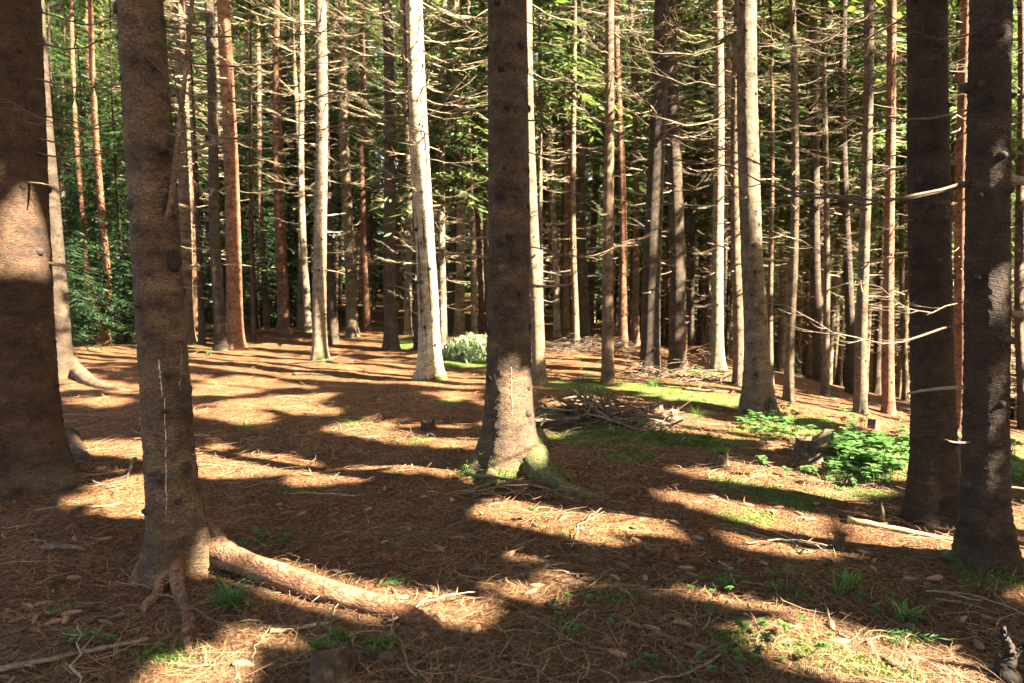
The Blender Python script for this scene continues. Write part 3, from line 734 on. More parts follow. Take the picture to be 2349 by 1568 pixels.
for (idx, label, base, R, H, lean, bark, o) in PEND:
    x, y, z = base
    root = link('spruce_tree', None, loc=base)
    tag(root, label, 'tree', 'spruce trees standing in the forest')
    near = o.get('near', 0)
    n, dz = (96, .016) if near == 1 else (48, .035) if near == 2 else (18, .14)
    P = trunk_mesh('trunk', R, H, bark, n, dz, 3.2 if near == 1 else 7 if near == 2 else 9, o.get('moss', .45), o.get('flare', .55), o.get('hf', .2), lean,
                   .015 if near == 1 else .05, 9, idx, rough=.006 if near == 1 else .004 if near == 2 else 0, lobes=o.get('lobes', 4), mossh=o.get('mossh', .3),
                   knotr=1.0 if near != 1 else 1.25, butt=BUTT.get(idx, ()))
    link('trunk', P[0], root)
    zc = max(8.6, 3.0 + y * .46) if H > 14 else H * .55
    if zc < H - 3:
        Q, tint = crown_quads(zc, H, 1.9 if R > .08 else 1.2, 170, 22, lean, idx, .15, .55)
        Q, tint = cull(Q + base, tint)
        if len(Q): link('crown', quads_mesh('crown', Q - base, tint, M_needle), root)
    ztop = at_depth(xt if False else TREES[idx][4], -40, y)[2] - z
    if idx in CUSTOM:
        for (py, az, ln, kd) in CUSTOM[idx]:
            zz = at_depth(TREES[idx][1], py, y)[2] - z
            place_branch(root, P, zz, rad(az), ln, kd, rng.normal() * .25, rng.normal() * .04, BR_DARK)
    nb = int(o.get('nb', 14) * 1.6) - len(CUSTOM.get(idx, ()))
    bmin = o.get('bmin', 1.7)
    for k in range(max(0, nb)):
        f = (k + rng.random()) / max(1, nb)
        zz = bmin + (min(ztop, 9.5) - bmin) * f ** .8
        full = rng.random() < .25 + .75 * f
        ln = (.6 + .95 * f + .6 * rng.random()) * (.8 if R < .1 else 1.0) if full else .12 + .35 * rng.random()
        place_branch(root, P, zz, rng.random() * 6.283, ln, rng.integers(0, 9) if full else 's', rng.normal() * .4, rng.normal() * .12 - .05)
    if idx == 0:
        for pts, r0, r1 in (([hit(150, 1010) - base, hit(190, 1045) - base + [0, 0, .0], hit(250, 1062) - base + [0, 0, -.06]], .13, .03),
                            ([hit(80, 1060) - base + [0, 0, .1], hit(85, 1095) - base + [0, 0, .02], hit(92, 1125) - base + [0, 0, -.08]], .10, .05),
                            ([hit(30, 1080) - base + [0, 0, .1], hit(18, 1130) - base + [0, 0, .02], hit(15, 1165) - base + [0, 0, -.08]], .10, .05)):
            link('root', root_mesh(pts, r0 * .75, r1, .25).mesh('root', [BARK['umber']], attr='moss'), root)
    if idx == 1:
        link('root', root_mesh([hit(150, 850) - base + [0, 0, .15], hit(200, 882) - base + [0, 0, .04], hit(300, 897) - base + [0, 0, -.04]], .16, .05, .35).mesh('root', [BARK['brown']], attr='moss'), root)
    if idx == 2:
        lr = [hit(440, 1278) - base + [.02, .05, .13], hit(505, 1300) - base + [0, .04, .075], hit(600, 1332) - base + [0, 0, .05], hit(720, 1368) - base + [0, 0, .045], hit(850, 1402) - base + [0, 0, .032],
              hit(950, 1428) - base + [0, 0, .015], hit(1020, 1445) - base + [0, 0, -.02]]
        link('root', root_mesh(lr, .072, .026, .02, 22, .5).mesh('root', [BARK['red']], attr='moss'), root)
        link('root', root_mesh([hit(395, 1310) - base + [0, .06, .14], hit(405, 1345) - base + [0, 0, .04], hit(425, 1430) - base + [0, 0, .0], hit(428, 1480) - base + [0, 0, .0], hit(408, 1525) - base + [0, 0, -.03]], .046, .018, .34, 14).mesh('root', [BARK['red']], attr='moss'), root)
        link('root', root_mesh([hit(380, 1300) - base + [0, .06, .12], hit(368, 1345) - base + [0, 0, .03], hit(335, 1395) - base + [0, 0, 0], hit(305, 1435) - base + [0, 0, -.03]], .040, .016, .3, 14).mesh('root', [BARK['red']], attr='moss'), root)
    if idx == 23:
        link('root', root_mesh([hit(1205, 1075) - base + [0, .08, .16], hit(1245, 1108) - base + [0, 0, .06], hit(1300, 1128) - base + [0, 0, .01], hit(1370, 1142) - base + [0, 0, -.04]], .13, .045, .55, 18, .8).mesh('root', [BARK['brown']], attr='moss'), root)
        link('root', root_mesh([hit(1140, 1085) - base + [0, .08, .1], hit(1125, 1115) - base + [0, 0, .03], hit(1112, 1140) - base + [0, 0, -.04]], .08, .03, .5, 14).mesh('root', [BARK['brown']], attr='moss'), root)
    if idx == 19:           # dark strips for bark cracks and painted-in branch shadow lines
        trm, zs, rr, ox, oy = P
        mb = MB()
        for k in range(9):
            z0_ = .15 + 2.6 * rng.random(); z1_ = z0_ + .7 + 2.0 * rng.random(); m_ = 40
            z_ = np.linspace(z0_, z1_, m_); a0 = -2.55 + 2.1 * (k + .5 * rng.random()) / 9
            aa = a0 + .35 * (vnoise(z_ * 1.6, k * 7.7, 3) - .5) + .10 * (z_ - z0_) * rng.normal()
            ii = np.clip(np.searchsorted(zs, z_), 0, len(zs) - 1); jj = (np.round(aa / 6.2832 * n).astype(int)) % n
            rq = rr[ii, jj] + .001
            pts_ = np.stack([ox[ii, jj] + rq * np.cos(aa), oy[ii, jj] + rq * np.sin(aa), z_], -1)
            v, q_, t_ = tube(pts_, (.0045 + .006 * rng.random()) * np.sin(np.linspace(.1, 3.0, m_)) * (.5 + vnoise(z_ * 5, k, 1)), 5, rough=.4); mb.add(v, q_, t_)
        link('bark_crack_shadow', mb.mesh('bark_crack_shadow', [M_soil]), root)
    if idx in (23, 50, 19):
        n_ = {23: 5200, 50: 3600, 19: 1500}[idx]
        trm, zs, rr, ox, oy = P
        i0 = int(np.searchsorted(zs, -.02)); i1 = int(np.searchsorted(zs, .22))
        ii, jj = rng.integers(i0, i1, n_), rng.integers(0, n, n_)
        th_ = jj * 2 * math.pi / n
        V_ = np.stack([ox[ii, jj] + rr[ii, jj] * np.cos(th_), oy[ii, jj] + rr[ii, jj] * np.sin(th_), zs[ii]], -1)
        if idx == 23:
            e_ = np.linspace(0, 1, 1500); a_ = np.array([hit(1225, 1092) - base + [0, -.03, .13], hit(1262, 1112) - base + [0, -.02, .10], hit(1300, 1126) - base + [0, 0, .06]])
            V_ = np.concatenate([V_, np.stack([np.interp(e_, [0, .5, 1], a_[:, c_]) for c_ in range(3)], -1) + rng.normal(size=(1500, 3)) * [.05, .05, .03]])
        g_ = vnoise(V_[:, 0] * 14 + idx, V_[:, 1] * 14, V_[:, 2] * 14) + .35 * np.exp(-np.clip(V_[:, 2], 0, 1) / .07)
        V_ = V_[(g_ > (.62 if idx == 23 else .72)) & (V_[:, 1] < .25 * R)]
        a_ = rng.random(len(V_)) * 6.283; hh = .010 + .012 * rng.random(len(V_)); w_ = .0035
        s_ = np.stack([np.cos(a_), np.sin(a_), np.zeros(len(V_))], -1) * w_
        up_ = np.stack([V_[:, 0] * .9, V_[:, 1] * .9, np.full(len(V_), .12)], -1); up_ /= np.linalg.norm(up_, axis=1)[:, None]; up_ = (up_ + rng.normal(size=up_.shape) * .45) * hh[:, None]
        Qm = np.stack([V_ - s_, V_ + s_, V_ + up_ * .6 + s_ * .7, V_ + up_], 1)
        tag(link('moss', quads_mesh('moss', Qm, np.repeat(np.clip(.45 + .25 * rng.normal(size=len(V_)), 0, 1), 4), M_moss), root), kind='stuff')
    if idx in (2, 23):      # white resin run on the bark
        streaks = [(392, 820, 905, .010), (404, 905, 1165, .0055), (426, 800, 890, .0025), (345, 935, 985, .003)] if idx == 2 else [(1173, 835, 905, .007), (1176, 905, 945, .003)]
        mb = MB()
        trm, zs, rr, ox, oy = P
        for (sx, y0, y1, wd) in streaks:
            m_ = 60
            z_ = np.linspace(at_depth(sx, y0, y)[2] - z, at_depth(sx, y1, y)[2] - z, m_)
            ii = np.clip(np.searchsorted(zs, z_), 0, len(zs) - 1)
            pts = []
            for q in range(m_):
                px = at_depth(sx + (y0 - 0) * 0, y0 + (y1 - y0) * q / (m_ - 1), y)[0] - x + .02 * (q / m_) * (1 if idx == 2 and wd > .004 else 0) + .004 * (vnoise(q * .35, idx, sx) - .5)
                dx = px - ox[ii[q]].mean()
                rad_ = rr[ii[q]]
                a = math.acos(max(-.95, min(.95, dx / rad_.mean())))
                k_ = int(round((-a) / 6.2832 * n)) % n
                rx = rad_[k_] + .0015
                pts.append((ox[ii[q]].mean() + rx * math.cos(-a), oy[ii[q]].mean() + rx * math.sin(-a), z_[q]))
            pts = np.array(pts)
            Rw = wd * .55 * (.25 + 1.1 * vnoise(np.arange(m_) * .9, idx * 3.3, wd * 999)) * np.where(vnoise(np.arange(m_) * .6, 9 + idx, wd * 500) > .38, 1, .22)
            v, q_, t_ = tube(pts, Rw, 6, rough=.5); mb.add(v, q_, t_)
        link('resin_streak', mb.mesh('resin_streak', [M_resin]), root)
    if idx == 2:            # the mossy dead leader climbing along the trunk
        a_ = [at_depth(px, py, y - R * .9) - base for px, py in ((382, 505), (392, 470), (402, 380), (411, 300), (424, 180), (436, 60), (446, -60), (452, -200))]
        f = np.linspace(0, 1, 30); k_ = np.linspace(0, 1, len(a_)); a_ = np.array(a_)
        Pp = np.stack([np.interp(f, k_, a_[:, c]) for c in range(3)], -1)
        for _ in range(2): Pp[1:-1] = .5 * Pp[1:-1] + .25 * (Pp[:-2] + Pp[2:])
        mb = MB(); v, q_, t_ = tube(Pp, .016 - .007 * f, 10, rough=.15); mb.add(v, q_, t_, a=.42)
        for k in range(9):
            p = Pp[6 + k * 2]; d = np.array([rng.normal(), rng.normal() * .6, .2 + .4 * rng.random()]); d /= np.linalg.norm(d)
            tt = np.linspace(0, 1, 6)[:, None]
            v, q_, t_ = tube(p + d * tt * (.12 + .35 * rng.random()) + np.array([0, 0, .06]) * tt ** 2, .0045 * (1 - .6 * tt[:, 0]), 5); mb.add(v, q_, t_, a=.2)
        link('leader', mb.mesh('leader', [BARK['brown']], attr='moss'), root)
        # dark swollen burl where it starts
        th_ = np.linspace(0, math.pi, 14); ph_ = np.linspace(0, 2 * math.pi, 20, endpoint=False)
        for (px, py, sc) in ((386, 470, .030), (400, 600, .034), (340, 690, .022)):
            c_ = at_depth(px, py, y - R * .72) - base
            A_, B_ = np.meshgrid(th_, ph_, indexing='ij')
            rr_ = sc * (1 + .5 * (vnoise(A_ * 3, B_ * 2, px) - .5))
            V = c_ + np.stack([rr_ * np.sin(A_) * np.cos(B_), rr_ * np.sin(A_) * np.sin(B_), .8 * rr_ * 2.0 * np.cos(A_)], -1).reshape(-1, 3)
            i_, j_ = np.meshgrid(np.arange(13), np.arange(20), indexing='ij')
            Qb = np.stack([i_ * 20 + j_, (i_ + 1) * 20 + j_, (i_ + 1) * 20 + (j_ + 1) % 20, i_ * 20 + (j_ + 1) % 20], -1).reshape(-1, 4)
            mb = MB(); mb.add(V, Qb, a=.1)
            link('burl', mb.mesh('burl', [BARK['dark']], attr='moss'), root)

# ------------------------------------------------------------------ unseen spruces around and behind the viewer, put in to shade the clearing
TRUNK_V = [trunk_mesh('trunk', .13 + .02 * k, 22, bk, 12, .3, 8, .3, .5, .25, (0, 0), .06, 9 if k < 6 else 0, 50 + k, knotr=1.3)[0]
           for k, bk in enumerate(('brown', 'grey', 'red', 'pale', 'dusky', 'brown', 'dusky', 'grey'))]
placed = [(x, y) for x, y, r in tree_xy]
cnt = 0
SHADE_TREES = [(9.6, 1.3), (12.8, -.4)]  # further unseen spruces, added to keep the large right trunks dark
for (gxx, gyy) in SHADE_TREES + [(a_, b_) for a_ in np.arange(-8, 38, 4.3) for b_ in np.arange(-17, 15, 4.3)]:
    if True:
        best = None
        for _ in range(14):                  # keep the stem out of the way of the openings
            x, y = gxx + rng.normal() * (.3 if cnt < 2 else .9), gyy + rng.normal() * (.3 if cnt < 2 else .9)
            zz = np.arange(.5, 20, .35)
            o_ = sun_open(np.stack([np.full_like(zz, x), np.full_like(zz, y), zz], -1)); f = (o_[0] | o_[2]).mean()
            if best is None or f < best[0]: best = (f, x, y)
        f, x, y = best
        if y > 0 and abs(x) < .86 * y + 1.6: continue
        if math.hypot(x, y) < 2.6 or (x < -1 and y < 2): continue
        # a tree here must be able to throw its shade into the view
        G0 = np.array([x, y]) - S[:2] / S[2] * 9; G1 = np.array([x, y]) - S[:2] / S[2] * 20
        if max(G0[1], G1[1]) < .5: continue
        if min(math.hypot(x - a, y - b_) for a, b_ in placed) < 2.0: continue
        placed.append((x, y)); cnt += 1
        H = 20 + 4 * rng.random()
        z = float(gbase(x, y))
        root = link('spruce_tree', None, loc=(x, y, z))
        tag(root, 'unseen spruce on the sunny side, crown cut to shape the light', 'tree', 'unseen spruces shaping the light')
        link('trunk', TRUNK_V[cnt % 5], root)
        base = np.array([x, y, z])
        Q, tint = crown_quads(6.0, H, 3.1, 460, 12, (0, 0), 300 + cnt, .34, .60)
        Q, tint = cull(Q + base, tint)
        if len(Q): link('crown', quads_mesh('crown', Q - base, tint, M_needle), root)
print('off view trees', cnt)

# ------------------------------------------------------------------ the forest behind
CROWN_V, DEAD_V, YOUNG_V = [], [], []
for k in range(6):
    Q, tint = crown_quads(4.2 + (k % 3) * 1.5, 21 + k % 3, 1.6, 330, 26, (0, 0), 700 + k, .11, .42, (.25, .75))
    CROWN_V.append(quads_mesh('crown', Q, tint, M_needle_far))
    r_ = np.random.default_rng(800 + k)
    mb = MB()
    n_dead = 150
    for q in range(n_dead):
        zz = 1.0 + 10.5 * r_.random(); az = r_.random() * 6.283
        ln = (.35 + .95 * r_.random() ** 1.2) * (.6 + .09 * zz)
        t = np.linspace(0, 1, 6)
        dr, ri = .05 + .2 * r_.random(), .25 * r_.random()
        Pp = np.stack([ln * t * math.cos(az), ln * t * math.sin(az), zz + ln * (-dr * np.sin(t * 2.5) + ri * t * t)], -1)
        v, q_, t_ = tube(Pp, .011 * (1 - .7 * t), 3, False); mb.add(v, q_)
        for s in range(7):
            t0 = .25 + .1 * s; p = np.array([np.interp(t0, t, Pp[:, c]) for c in range(3)])
            a2 = az + (1 if s % 2 else -1) * (.5 + .5 * r_.random()); l2 = ln * (.12 + .3 * r_.random())
            d = np.array([math.cos(a2), math.sin(a2), -.25 + .5 * r_.random()]) * l2
            sd = np.array([-math.sin(a2), math.cos(a2), .8]) * .0055
            mb.add([p - sd, p + sd, p + d + sd * .3, p + d - sd * .3], [(0, 1, 2, 3)])
    DEAD_V.append(mb.mesh('dead_twigs', [M_dead]))
for k in range(4):
    Q, tint = crown_quads(.5, 6.5 + 2.5 * k, 1.5 + .15 * k, 420, 34, (0, 0), 760 + k, .085, .27, (.25, .6), 1.0)
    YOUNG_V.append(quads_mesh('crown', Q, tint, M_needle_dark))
young_tr = trunk_mesh('trunk', .05, 9, 'dark', 8, .5, 5, .2, .4, .15, (0, 0), .03, 0, 77)[0]

def bg_tree(x, y, k, crown=True, dead=True, label=None, sc=1.0):
    z = float(gbase(x, y)) - .05
    root = link('spruce_tree', None, loc=(x, y, z), rot=(rng.normal() * .018, rng.normal() * .018, rng.random() * 6.28))
    tag(root, label or 'thin distant spruce among the crowded trunks at the back', 'tree', 'distant spruces at the back')
    link('trunk', TRUNK_V[k % 8], root, scale=(sc * .8, sc * .8, 1))
    if crown: link('crown', CROWN_V[(k * 5 + 1) % 6], root, rot=(0, 0, rng.random() * 6), scale=(1, 1, .9 + .2 * rng.random()))
    if dead:
        tag(link('dead_twigs', DEAD_V[(k * 7 + 2) % 6], root, rot=(0, 0, rng.random() * 6)), kind='stuff')

pts, tries, nbg = [], 0, 0
while nbg < 168 and tries < 6000:
    tries += 1
    d = math.sqrt(17.5 ** 2 + rng.random() * (60 ** 2 - 17.5 ** 2))
    if rng.random() > (26 / d) ** .8 * 1.0 and d > 26: continue
    u = -.93 + 1.86 * rng.random()
    x, y = u * d, d
    if min(math.hypot(x - a, y - b_) for a, b_ in placed) < 2.3: continue
    px, py, dep = proj(np.array([x, y, float(gbase(x, y))]))
    if px < 460 and d < 24 and rng.random() < .6: continue      # the young green spruces stand here
    placed.append((x, y)); nbg += 1
    bg_tree(x, y, int(rng.integers(0, 1000)), crown=True, sc=.55 + .5 * rng.random() if rng.random() < .6 else 1.0)
npole = 0
while npole < 112:
    d = 17 + 26 * rng.random(); u = -.6 + 1.4 * rng.random(); x = u * d
    if min(math.hypot(x - a, d - b_) for a, b_ in placed) < .8: continue
    placed.append((x, d)); npole += 1
    bg_tree(x, d, int(rng.integers(0, 1000)), crown=rng.random() < .5, sc=.35 + .3 * rng.random(), label='pole thin distant spruce squeezed between thicker trunks at the back')
print('bg trees', nbg)
for (px, d, k) in ((150, 17, 1), (205, 22, 2), (285, 18.5, 1), (330, 25, 3), (390, 22, 2), (245, 27, 3), (470, 26, 3), (590, 23, 2), (560, 29, 3), (665, 25, 1), (730, 31, 3), (860, 36, 3), (130, 28, 3), (60, 24, 3),
                   (1540, 33, 3), (1800, 36, 3), (1330, 38, 3), (2080, 34, 2), (1000, 40, 3)):
    p = at_depth(px, 700, d); z = float(gbase(p[0], d))
    root = link('young_spruce', None, loc=(p[0], d, z - .05), rot=(0, 0, rng.random() * 6))
    where = 'left' if px < 300 else 'middle' if px < 1200 else 'right'
    tag(root, f'young green spruce with foliage down to the ground among the trunks at the {where} back', 'tree', f'young spruces at the {where} back')
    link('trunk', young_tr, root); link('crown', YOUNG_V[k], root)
# dense woods far behind, one mass
r_ = np.random.default_rng(31)
n = 42000
ang = -1.0 + 2.0 * r_.random(n); dd = 62 + 16 * r_.random(n)
col_id = np.floor(ang * 60); tall = 34 + 8 * hsh(col_id.astype(np.int64), np.zeros(n, np.int64) + 3, np.zeros(n, np.int64))
x, y = dd * np.sin(ang), dd * np.cos(ang)
z = gbase(x, y) + tall * r_.random(n) ** 1.25 - .5
Q, tint = sprays(np.stack([x, y, z], -1), r_.random(n) * 6.283, 1.3 + 1.2 * r_.random(n), 7, .3 + .5 * r_.random(n), .30, .95, r_)
q = Q.mean(1); gap = fbm(q[:, 0] * .35, q[:, 2] * .35, 4.2, 2)
px, py, dep = proj(q)
kp = ~((in_ellipses(px, py, [(1880, 40, 26, 70), (1895, 130, 14, 40), (1480, 15, 12, 30), (800, 60, 14, 30)]) > 0) | ((gap > .66) & (q[:, 2] > 10)))
tag(link('far_woods', quads_mesh('far_woods', Q[kp], tint.reshape(-1, 4)[kp].ravel(), M_needle_far)), 'dense green woods closing off the view far behind the trunks', 'woods', kind='stuff')

# ------------------------------------------------------------------ forked tree and its dark root mass at the left back
fb = hit(238, 792)
def fpt(px, py): return at_depth(px, py, fb[1]) - fb
def path_tube(pts, R, n=10, m=26):
    P = np.array(pts); k = np.linspace(0, 1, len(P)); f = np.linspace(0, 1, m)
    P = np.stack([np.interp(f, k, P[:, c]) for c in range(3)], -1)
    for _ in range(2): P[1:-1] = .5 * P[1:-1] + .25 * (P[:-2] + P[2:])
    return tube(P, np.interp(f, np.linspace(0, 1, len(R)), R), n, rough=.08)
root = link('forked_tree', None, loc=fb)
tag(root, 'forked crooked tree with two stems beside the dark root plate at the left back', 'tree')
s_ = fb[1] / F
mb = MB(); v, q, t = path_tube([fpt(240, 830), fpt(238, 780), fpt(234, 735), fpt(228, 700)], [17 * s_, 15 * s_, 12 * s_, 13 * s_], 12); mb.add(v, q, t, a=.05)
link('trunk', mb.mesh('trunk', [BARK['red']], attr='moss'), root)
for nm, pts, R in (('stem', [(231, 710), (212, 690), (203, 665), (200, 600), (190, 490), (180, 380), (168, 200), (160, -150)], [9, 8, 7, 7, 6, 6, 5, 3]),
                   ('stem', [(230, 712), (242, 692), (249, 660), (243, 600), (232, 480), (222, 350), (212, 180), (200, -200)], [9, 9, 9, 8, 8, 7, 6, 4])):
    mb = MB(); v, q, t = path_tube([fpt(*p) for p in pts], [r * s_ for r in R], 10, 34); mb.add(v, q, t, a=.05)
    link(nm, mb.mesh(nm, [BARK['red']], attr='moss'), root)
for (px, py, az, ln, kd) in ((232, 742, 20, .5, 's'), (234, 755, 170, .55, 's'), (235, 775, 185, .8, 3), (236, 784, 190, .9, 5), (238, 765, -20, .4, 's'), (226, 700, 10, .4, 's')):
    p = fpt(px, py); link('branch', BR_STUB[len(str(az)) % 5] if kd == 's' else BR_FULL[kd], root, p, (0, 0, rad(az)), ln)

c_ = hit(205, 772) + np.array([0, .9, 0])
root = link('root_plate', None, loc=c_)
tag(root, 'black upturned root plate of a fallen tree in deep shade at the left back', 'root plate')
th_ = np.linspace(0, 2 * math.pi, 40, endpoint=False); rr_ = np.linspace(0, 1, 12)
A_, B_ = np.meshgrid(rr_, th_, indexing='ij')
lump = 1 + .3 * (fbm(np.cos(B_) * 2 + 3, np.sin(B_) * 2, 1) - .5) * 2
px_ = A_ * np.cos(B_) * 1.05 * lump; pz_ = .45 + A_ * np.sin(B_) * .72 * lump
py_ = -.35 * (1 - A_ ** 2) + .22 * (fbm(px_ * 4, pz_ * 4, 2) - .5)
V = np.stack([px_, py_, pz_], -1).reshape(-1, 3); V2 = V.copy(); V2[:, 1] = .5 - V2[:, 1] * .3
i_, j_ = np.meshgrid(np.arange(11), np.arange(40), indexing='ij')
Qb = np.stack([i_ * 40 + j_, i_ * 40 + (j_ + 1) % 40, (i_ + 1) * 40 + (j_ + 1) % 40, (i_ + 1) * 40 + j_], -1).reshape(-1, 4)
rim = np.array([(11 * 40 + k, 11 * 40 + (k + 1) % 40, 480 + 11 * 40 + (k + 1) % 40, 480 + 11 * 40 + k) for k in range(40)])
mb = MB(); mb.add(np.concatenate([V, V2]), np.concatenate([Qb, Qb[:, ::-1] + 480, rim]))
link('soil_disc', mb.mesh('soil_disc', [M_soil]), root)
for k in range(12):
    a = rng.random() * 3.6 - .2; d = np.array([math.cos(a), -.3 + .3 * rng.normal(), math.sin(a)])
    p = np.array([0, -.1, .45]) + d * .75; tt = np.linspace(0, 1, 7)[:, None]
    mb = MB(); v, q, t = tube(p + d * tt * (.3 + .4 * rng.random()) + np.array([.1 * rng.normal(), 0, -.2]) * tt ** 2, .03 * (1 - .8 * tt[:, 0]), 6); mb.add(v, q, t)
    link('root', mb.mesh('root', [M_rot]), root)

def stick_mesh(ln, r, seed, bend=.06, twigs=0, mat=None, snag=0.0, n=7):
    r_ = np.random.default_rng(seed + 4000)
    t = np.linspace(0, 1, 14)
    P = np.stack([ln * (t - .5), ln * bend * (np.sin(t * 3 + r_.random() * 6) + .4 * r_.normal(size=14) * .3), ln * bend * .5 * np.sin(t * 4 + r_.random() * 6)], -1)
    P[:, 2] -= P[:, 2].min(); P[:, 1] -= P[:, 1].mean()
    mb = MB(); v, q, tr = tube(P, r * (1 - .55 * t) * (1 + .12 * r_.normal(size=14)), n, rough=.12); mb.add(v, q, tr)
    for k in range(twigs):
        t0 = .15 + .8 * r_.random(); p = np.array([np.interp(t0, t, P[:, c]) for c in range(3)])
        a = (1 if r_.random() < .5 else -1) * (.5 + .6 * r_.random()); l = ln * (.06 + .2 * r_.random())
        tt = np.linspace(0, 1, 5)
        Q_ = p + np.stack([l * tt * math.cos(a), l * tt * math.sin(a), l * (.5 * r_.random()) * tt], -1)
        v, q, tr = tube(Q_, r * .45 * (1 - .7 * tt), 5); mb.add(v, q, tr)
    return mb.mesh('stick', [mat or M_dead])

def lay(o, p, az=None, tilt=0.0, dz=0.0):
    o.location = (float(p[0]), float(p[1]), float(p[2]) + dz)
    o.rotation_euler = (0, tilt, rng.random() * 6.283 if az is None else az)
    return o

# fallen log at the left back
a, b_ = hit(436, 772), hit(492, 772); d = b_ - a
lg = link('fallen_log', stick_mesh(float(np.linalg.norm(d)) * 1.35, .10, 3, .02, 3, M_deaddark, n=12))
lay(lg, .5 * (a + b_), math.atan2(d[1], d[0]), dz=.22); tag(lg, 'dark fallen log lying level between two trunks at the left back', 'log')

# ------------------------------------------------------------------ stumps
def stump(px, py, hpx, wpx, label, name='tree_stump', mat=None, ragged=.25, moss=0.0, flare=.35, slope=0.0, n=36, hollow=.12):
    base = hit(px, py); dpt = base[1] * cp - (base[2] - CAMZ) * sp
    R, H = .5 * wpx / F * dpt, hpx / F * dpt
    th = np.arange(n) * 2 * math.pi / n; zs = np.linspace(-.12, 1, 14)
    Z, TH = np.meshgrid(zs, th, indexing='ij')
    sd = px * .13
    topn = 1 - ragged * vnoise(np.cos(TH) * 2.5 + sd, np.sin(TH) * 2.5, 2.0) + slope * np.cos(TH)
    zz = np.where(Z > 0, Z * H * topn, Z * H)
    r = R * (1 + flare * np.exp(-np.clip(Z, 0, 1) * 4)) * (1 + .16 * (fbm(np.cos(TH) * 3 + sd, np.sin(TH) * 3, Z * .6, 2) - .5) * 2 + .05 * np.cos(9 * TH + sd))
    V = np.stack([r * np.cos(TH), r * np.sin(TH), zz], -1)
    rings = [V.reshape(-1, 3)]
    top = V[-1]
    for f in (.85, .6, .3, .02):
        q = top.copy(); q[:, :2] *= f; q[:, 2] = top[:, 2] * f + (1 - f) * (H * (1 - ragged * .5) - hollow * H) + .02 * H * rng.normal(size=n)
        rings.append(q)
    m = 14 + 4
    i, j = np.meshgrid(np.arange(m - 1), np.arange(n), indexing='ij')
    Q = np.stack([i * n + j, i * n + (j + 1) % n, (i + 1) * n + (j + 1) % n, (i + 1) * n + j], -1).reshape(-1, 4)
    root = link(name, None, loc=base); tag(root, label, 'stump')
    split = 13 * n
    Vall = np.concatenate(rings)
    mb = MB(); mb.add(Vall[:14 * n], Q[:split]); link('bark', mb.mesh('bark', [mat or M_rot]), root)
    Vt = Vall[13 * n:]
    it, jt = np.meshgrid(np.arange(4), np.arange(n), indexing='ij')
    Qt = np.stack([it * n + jt, it * n + (jt + 1) % n, (it + 1) * n + (jt + 1) % n, (it + 1) * n + jt], -1).reshape(-1, 4)
    mb = MB(); mb.add(Vt, Qt); link('cut_face', mb.mesh('cut_face', [M_rot if mat is M_soil else M_deaddark if mat is not M_yellow else M_yellow]), root)
    if moss:
        k = int(1800 * moss)
        a = rng.random(k) * 6.283; f = np.sqrt(rng.random(k)) * 1.0
        p = np.stack([R * f * np.cos(a), R * f * np.sin(a), np.full(k, H * (1 - ragged * .45))], -1)
        kk = vnoise(p[:, 0] / R * 2.2 + sd, p[:, 1] / R * 2.2, 1) > .5
        p = p[kk]
        Qm, ti = blades(p, .014, .006, .8); link('moss_cap', quads_mesh('moss_cap', Qm, ti, M_moss), root)
    return root, R, H

def blades(p, h, w, lean, r_=rng):
    """small upright blades at points p (n,3) -> one quad each"""
    n = len(p); a = r_.random(n) * 6.283; hh = h * (.5 + r_.random(n)); ww = w * (.6 + .8 * r_.random(n))
    ld = r_.normal(size=(n, 2)) * lean
    s = np.stack([np.cos(a), np.sin(a), np.zeros(n)], -1) * ww[:, None]
    up = np.stack([ld[:, 0] * hh, ld[:, 1] * hh, hh], -1)
    Q = np.stack([p - s, p + s, p + up * .6 + s * .8, p + up], 1)
    return Q, np.repeat(np.clip(.5 + .25 * r_.normal(size=n), 0, 1), 4)

stump(760, 1560, 95, 84, 'cut stump with moss on its top at the bottom of the picture', mat=M_rot, ragged=.10, moss=1.0, flare=.15)
stump(872, 1500, 26, 66, 'low rotten stump under a cap of green moss right of the cut stump', mat=M_rot, ragged=.3, moss=1.0)
stump(1925, 1262, 44, 22, 'narrow upright stump with a pale split side in front of the dark right trunks', mat=M_rot, ragged=.2, flare=.1)
stump(1866, 1050, 62, 76, 'broad crumbling stump among sunlit leaves', mat=M_rot, ragged=.4, flare=.45, slope=.08, moss=.2, hollow=.3)
stump(1652, 1066, 36, 34, 'small mossy stump with a bare yellow side', mat=M_rot, ragged=.3, moss=.6, flare=.3)
stump(982, 986, 30, 30, 'little black stump alone on the needles left of the central trunk', mat=M_soil, ragged=.5, flare=.3)
stump(2003, 984, 26, 24, 'dark cut stump on the lit slope before the pair of sunlit trunks', mat=M_deaddark, ragged=.1, flare=.1)
stump(1545, 962, 24, 18, 'pale broken stump in the bright strip behind the brush pile', mat=M_yellow, ragged=.5, flare=.2)
stump(1510, 940, 14, 22, 'tiny dark stump on moss beyond the brush pile', mat=M_deaddark, ragged=.4)

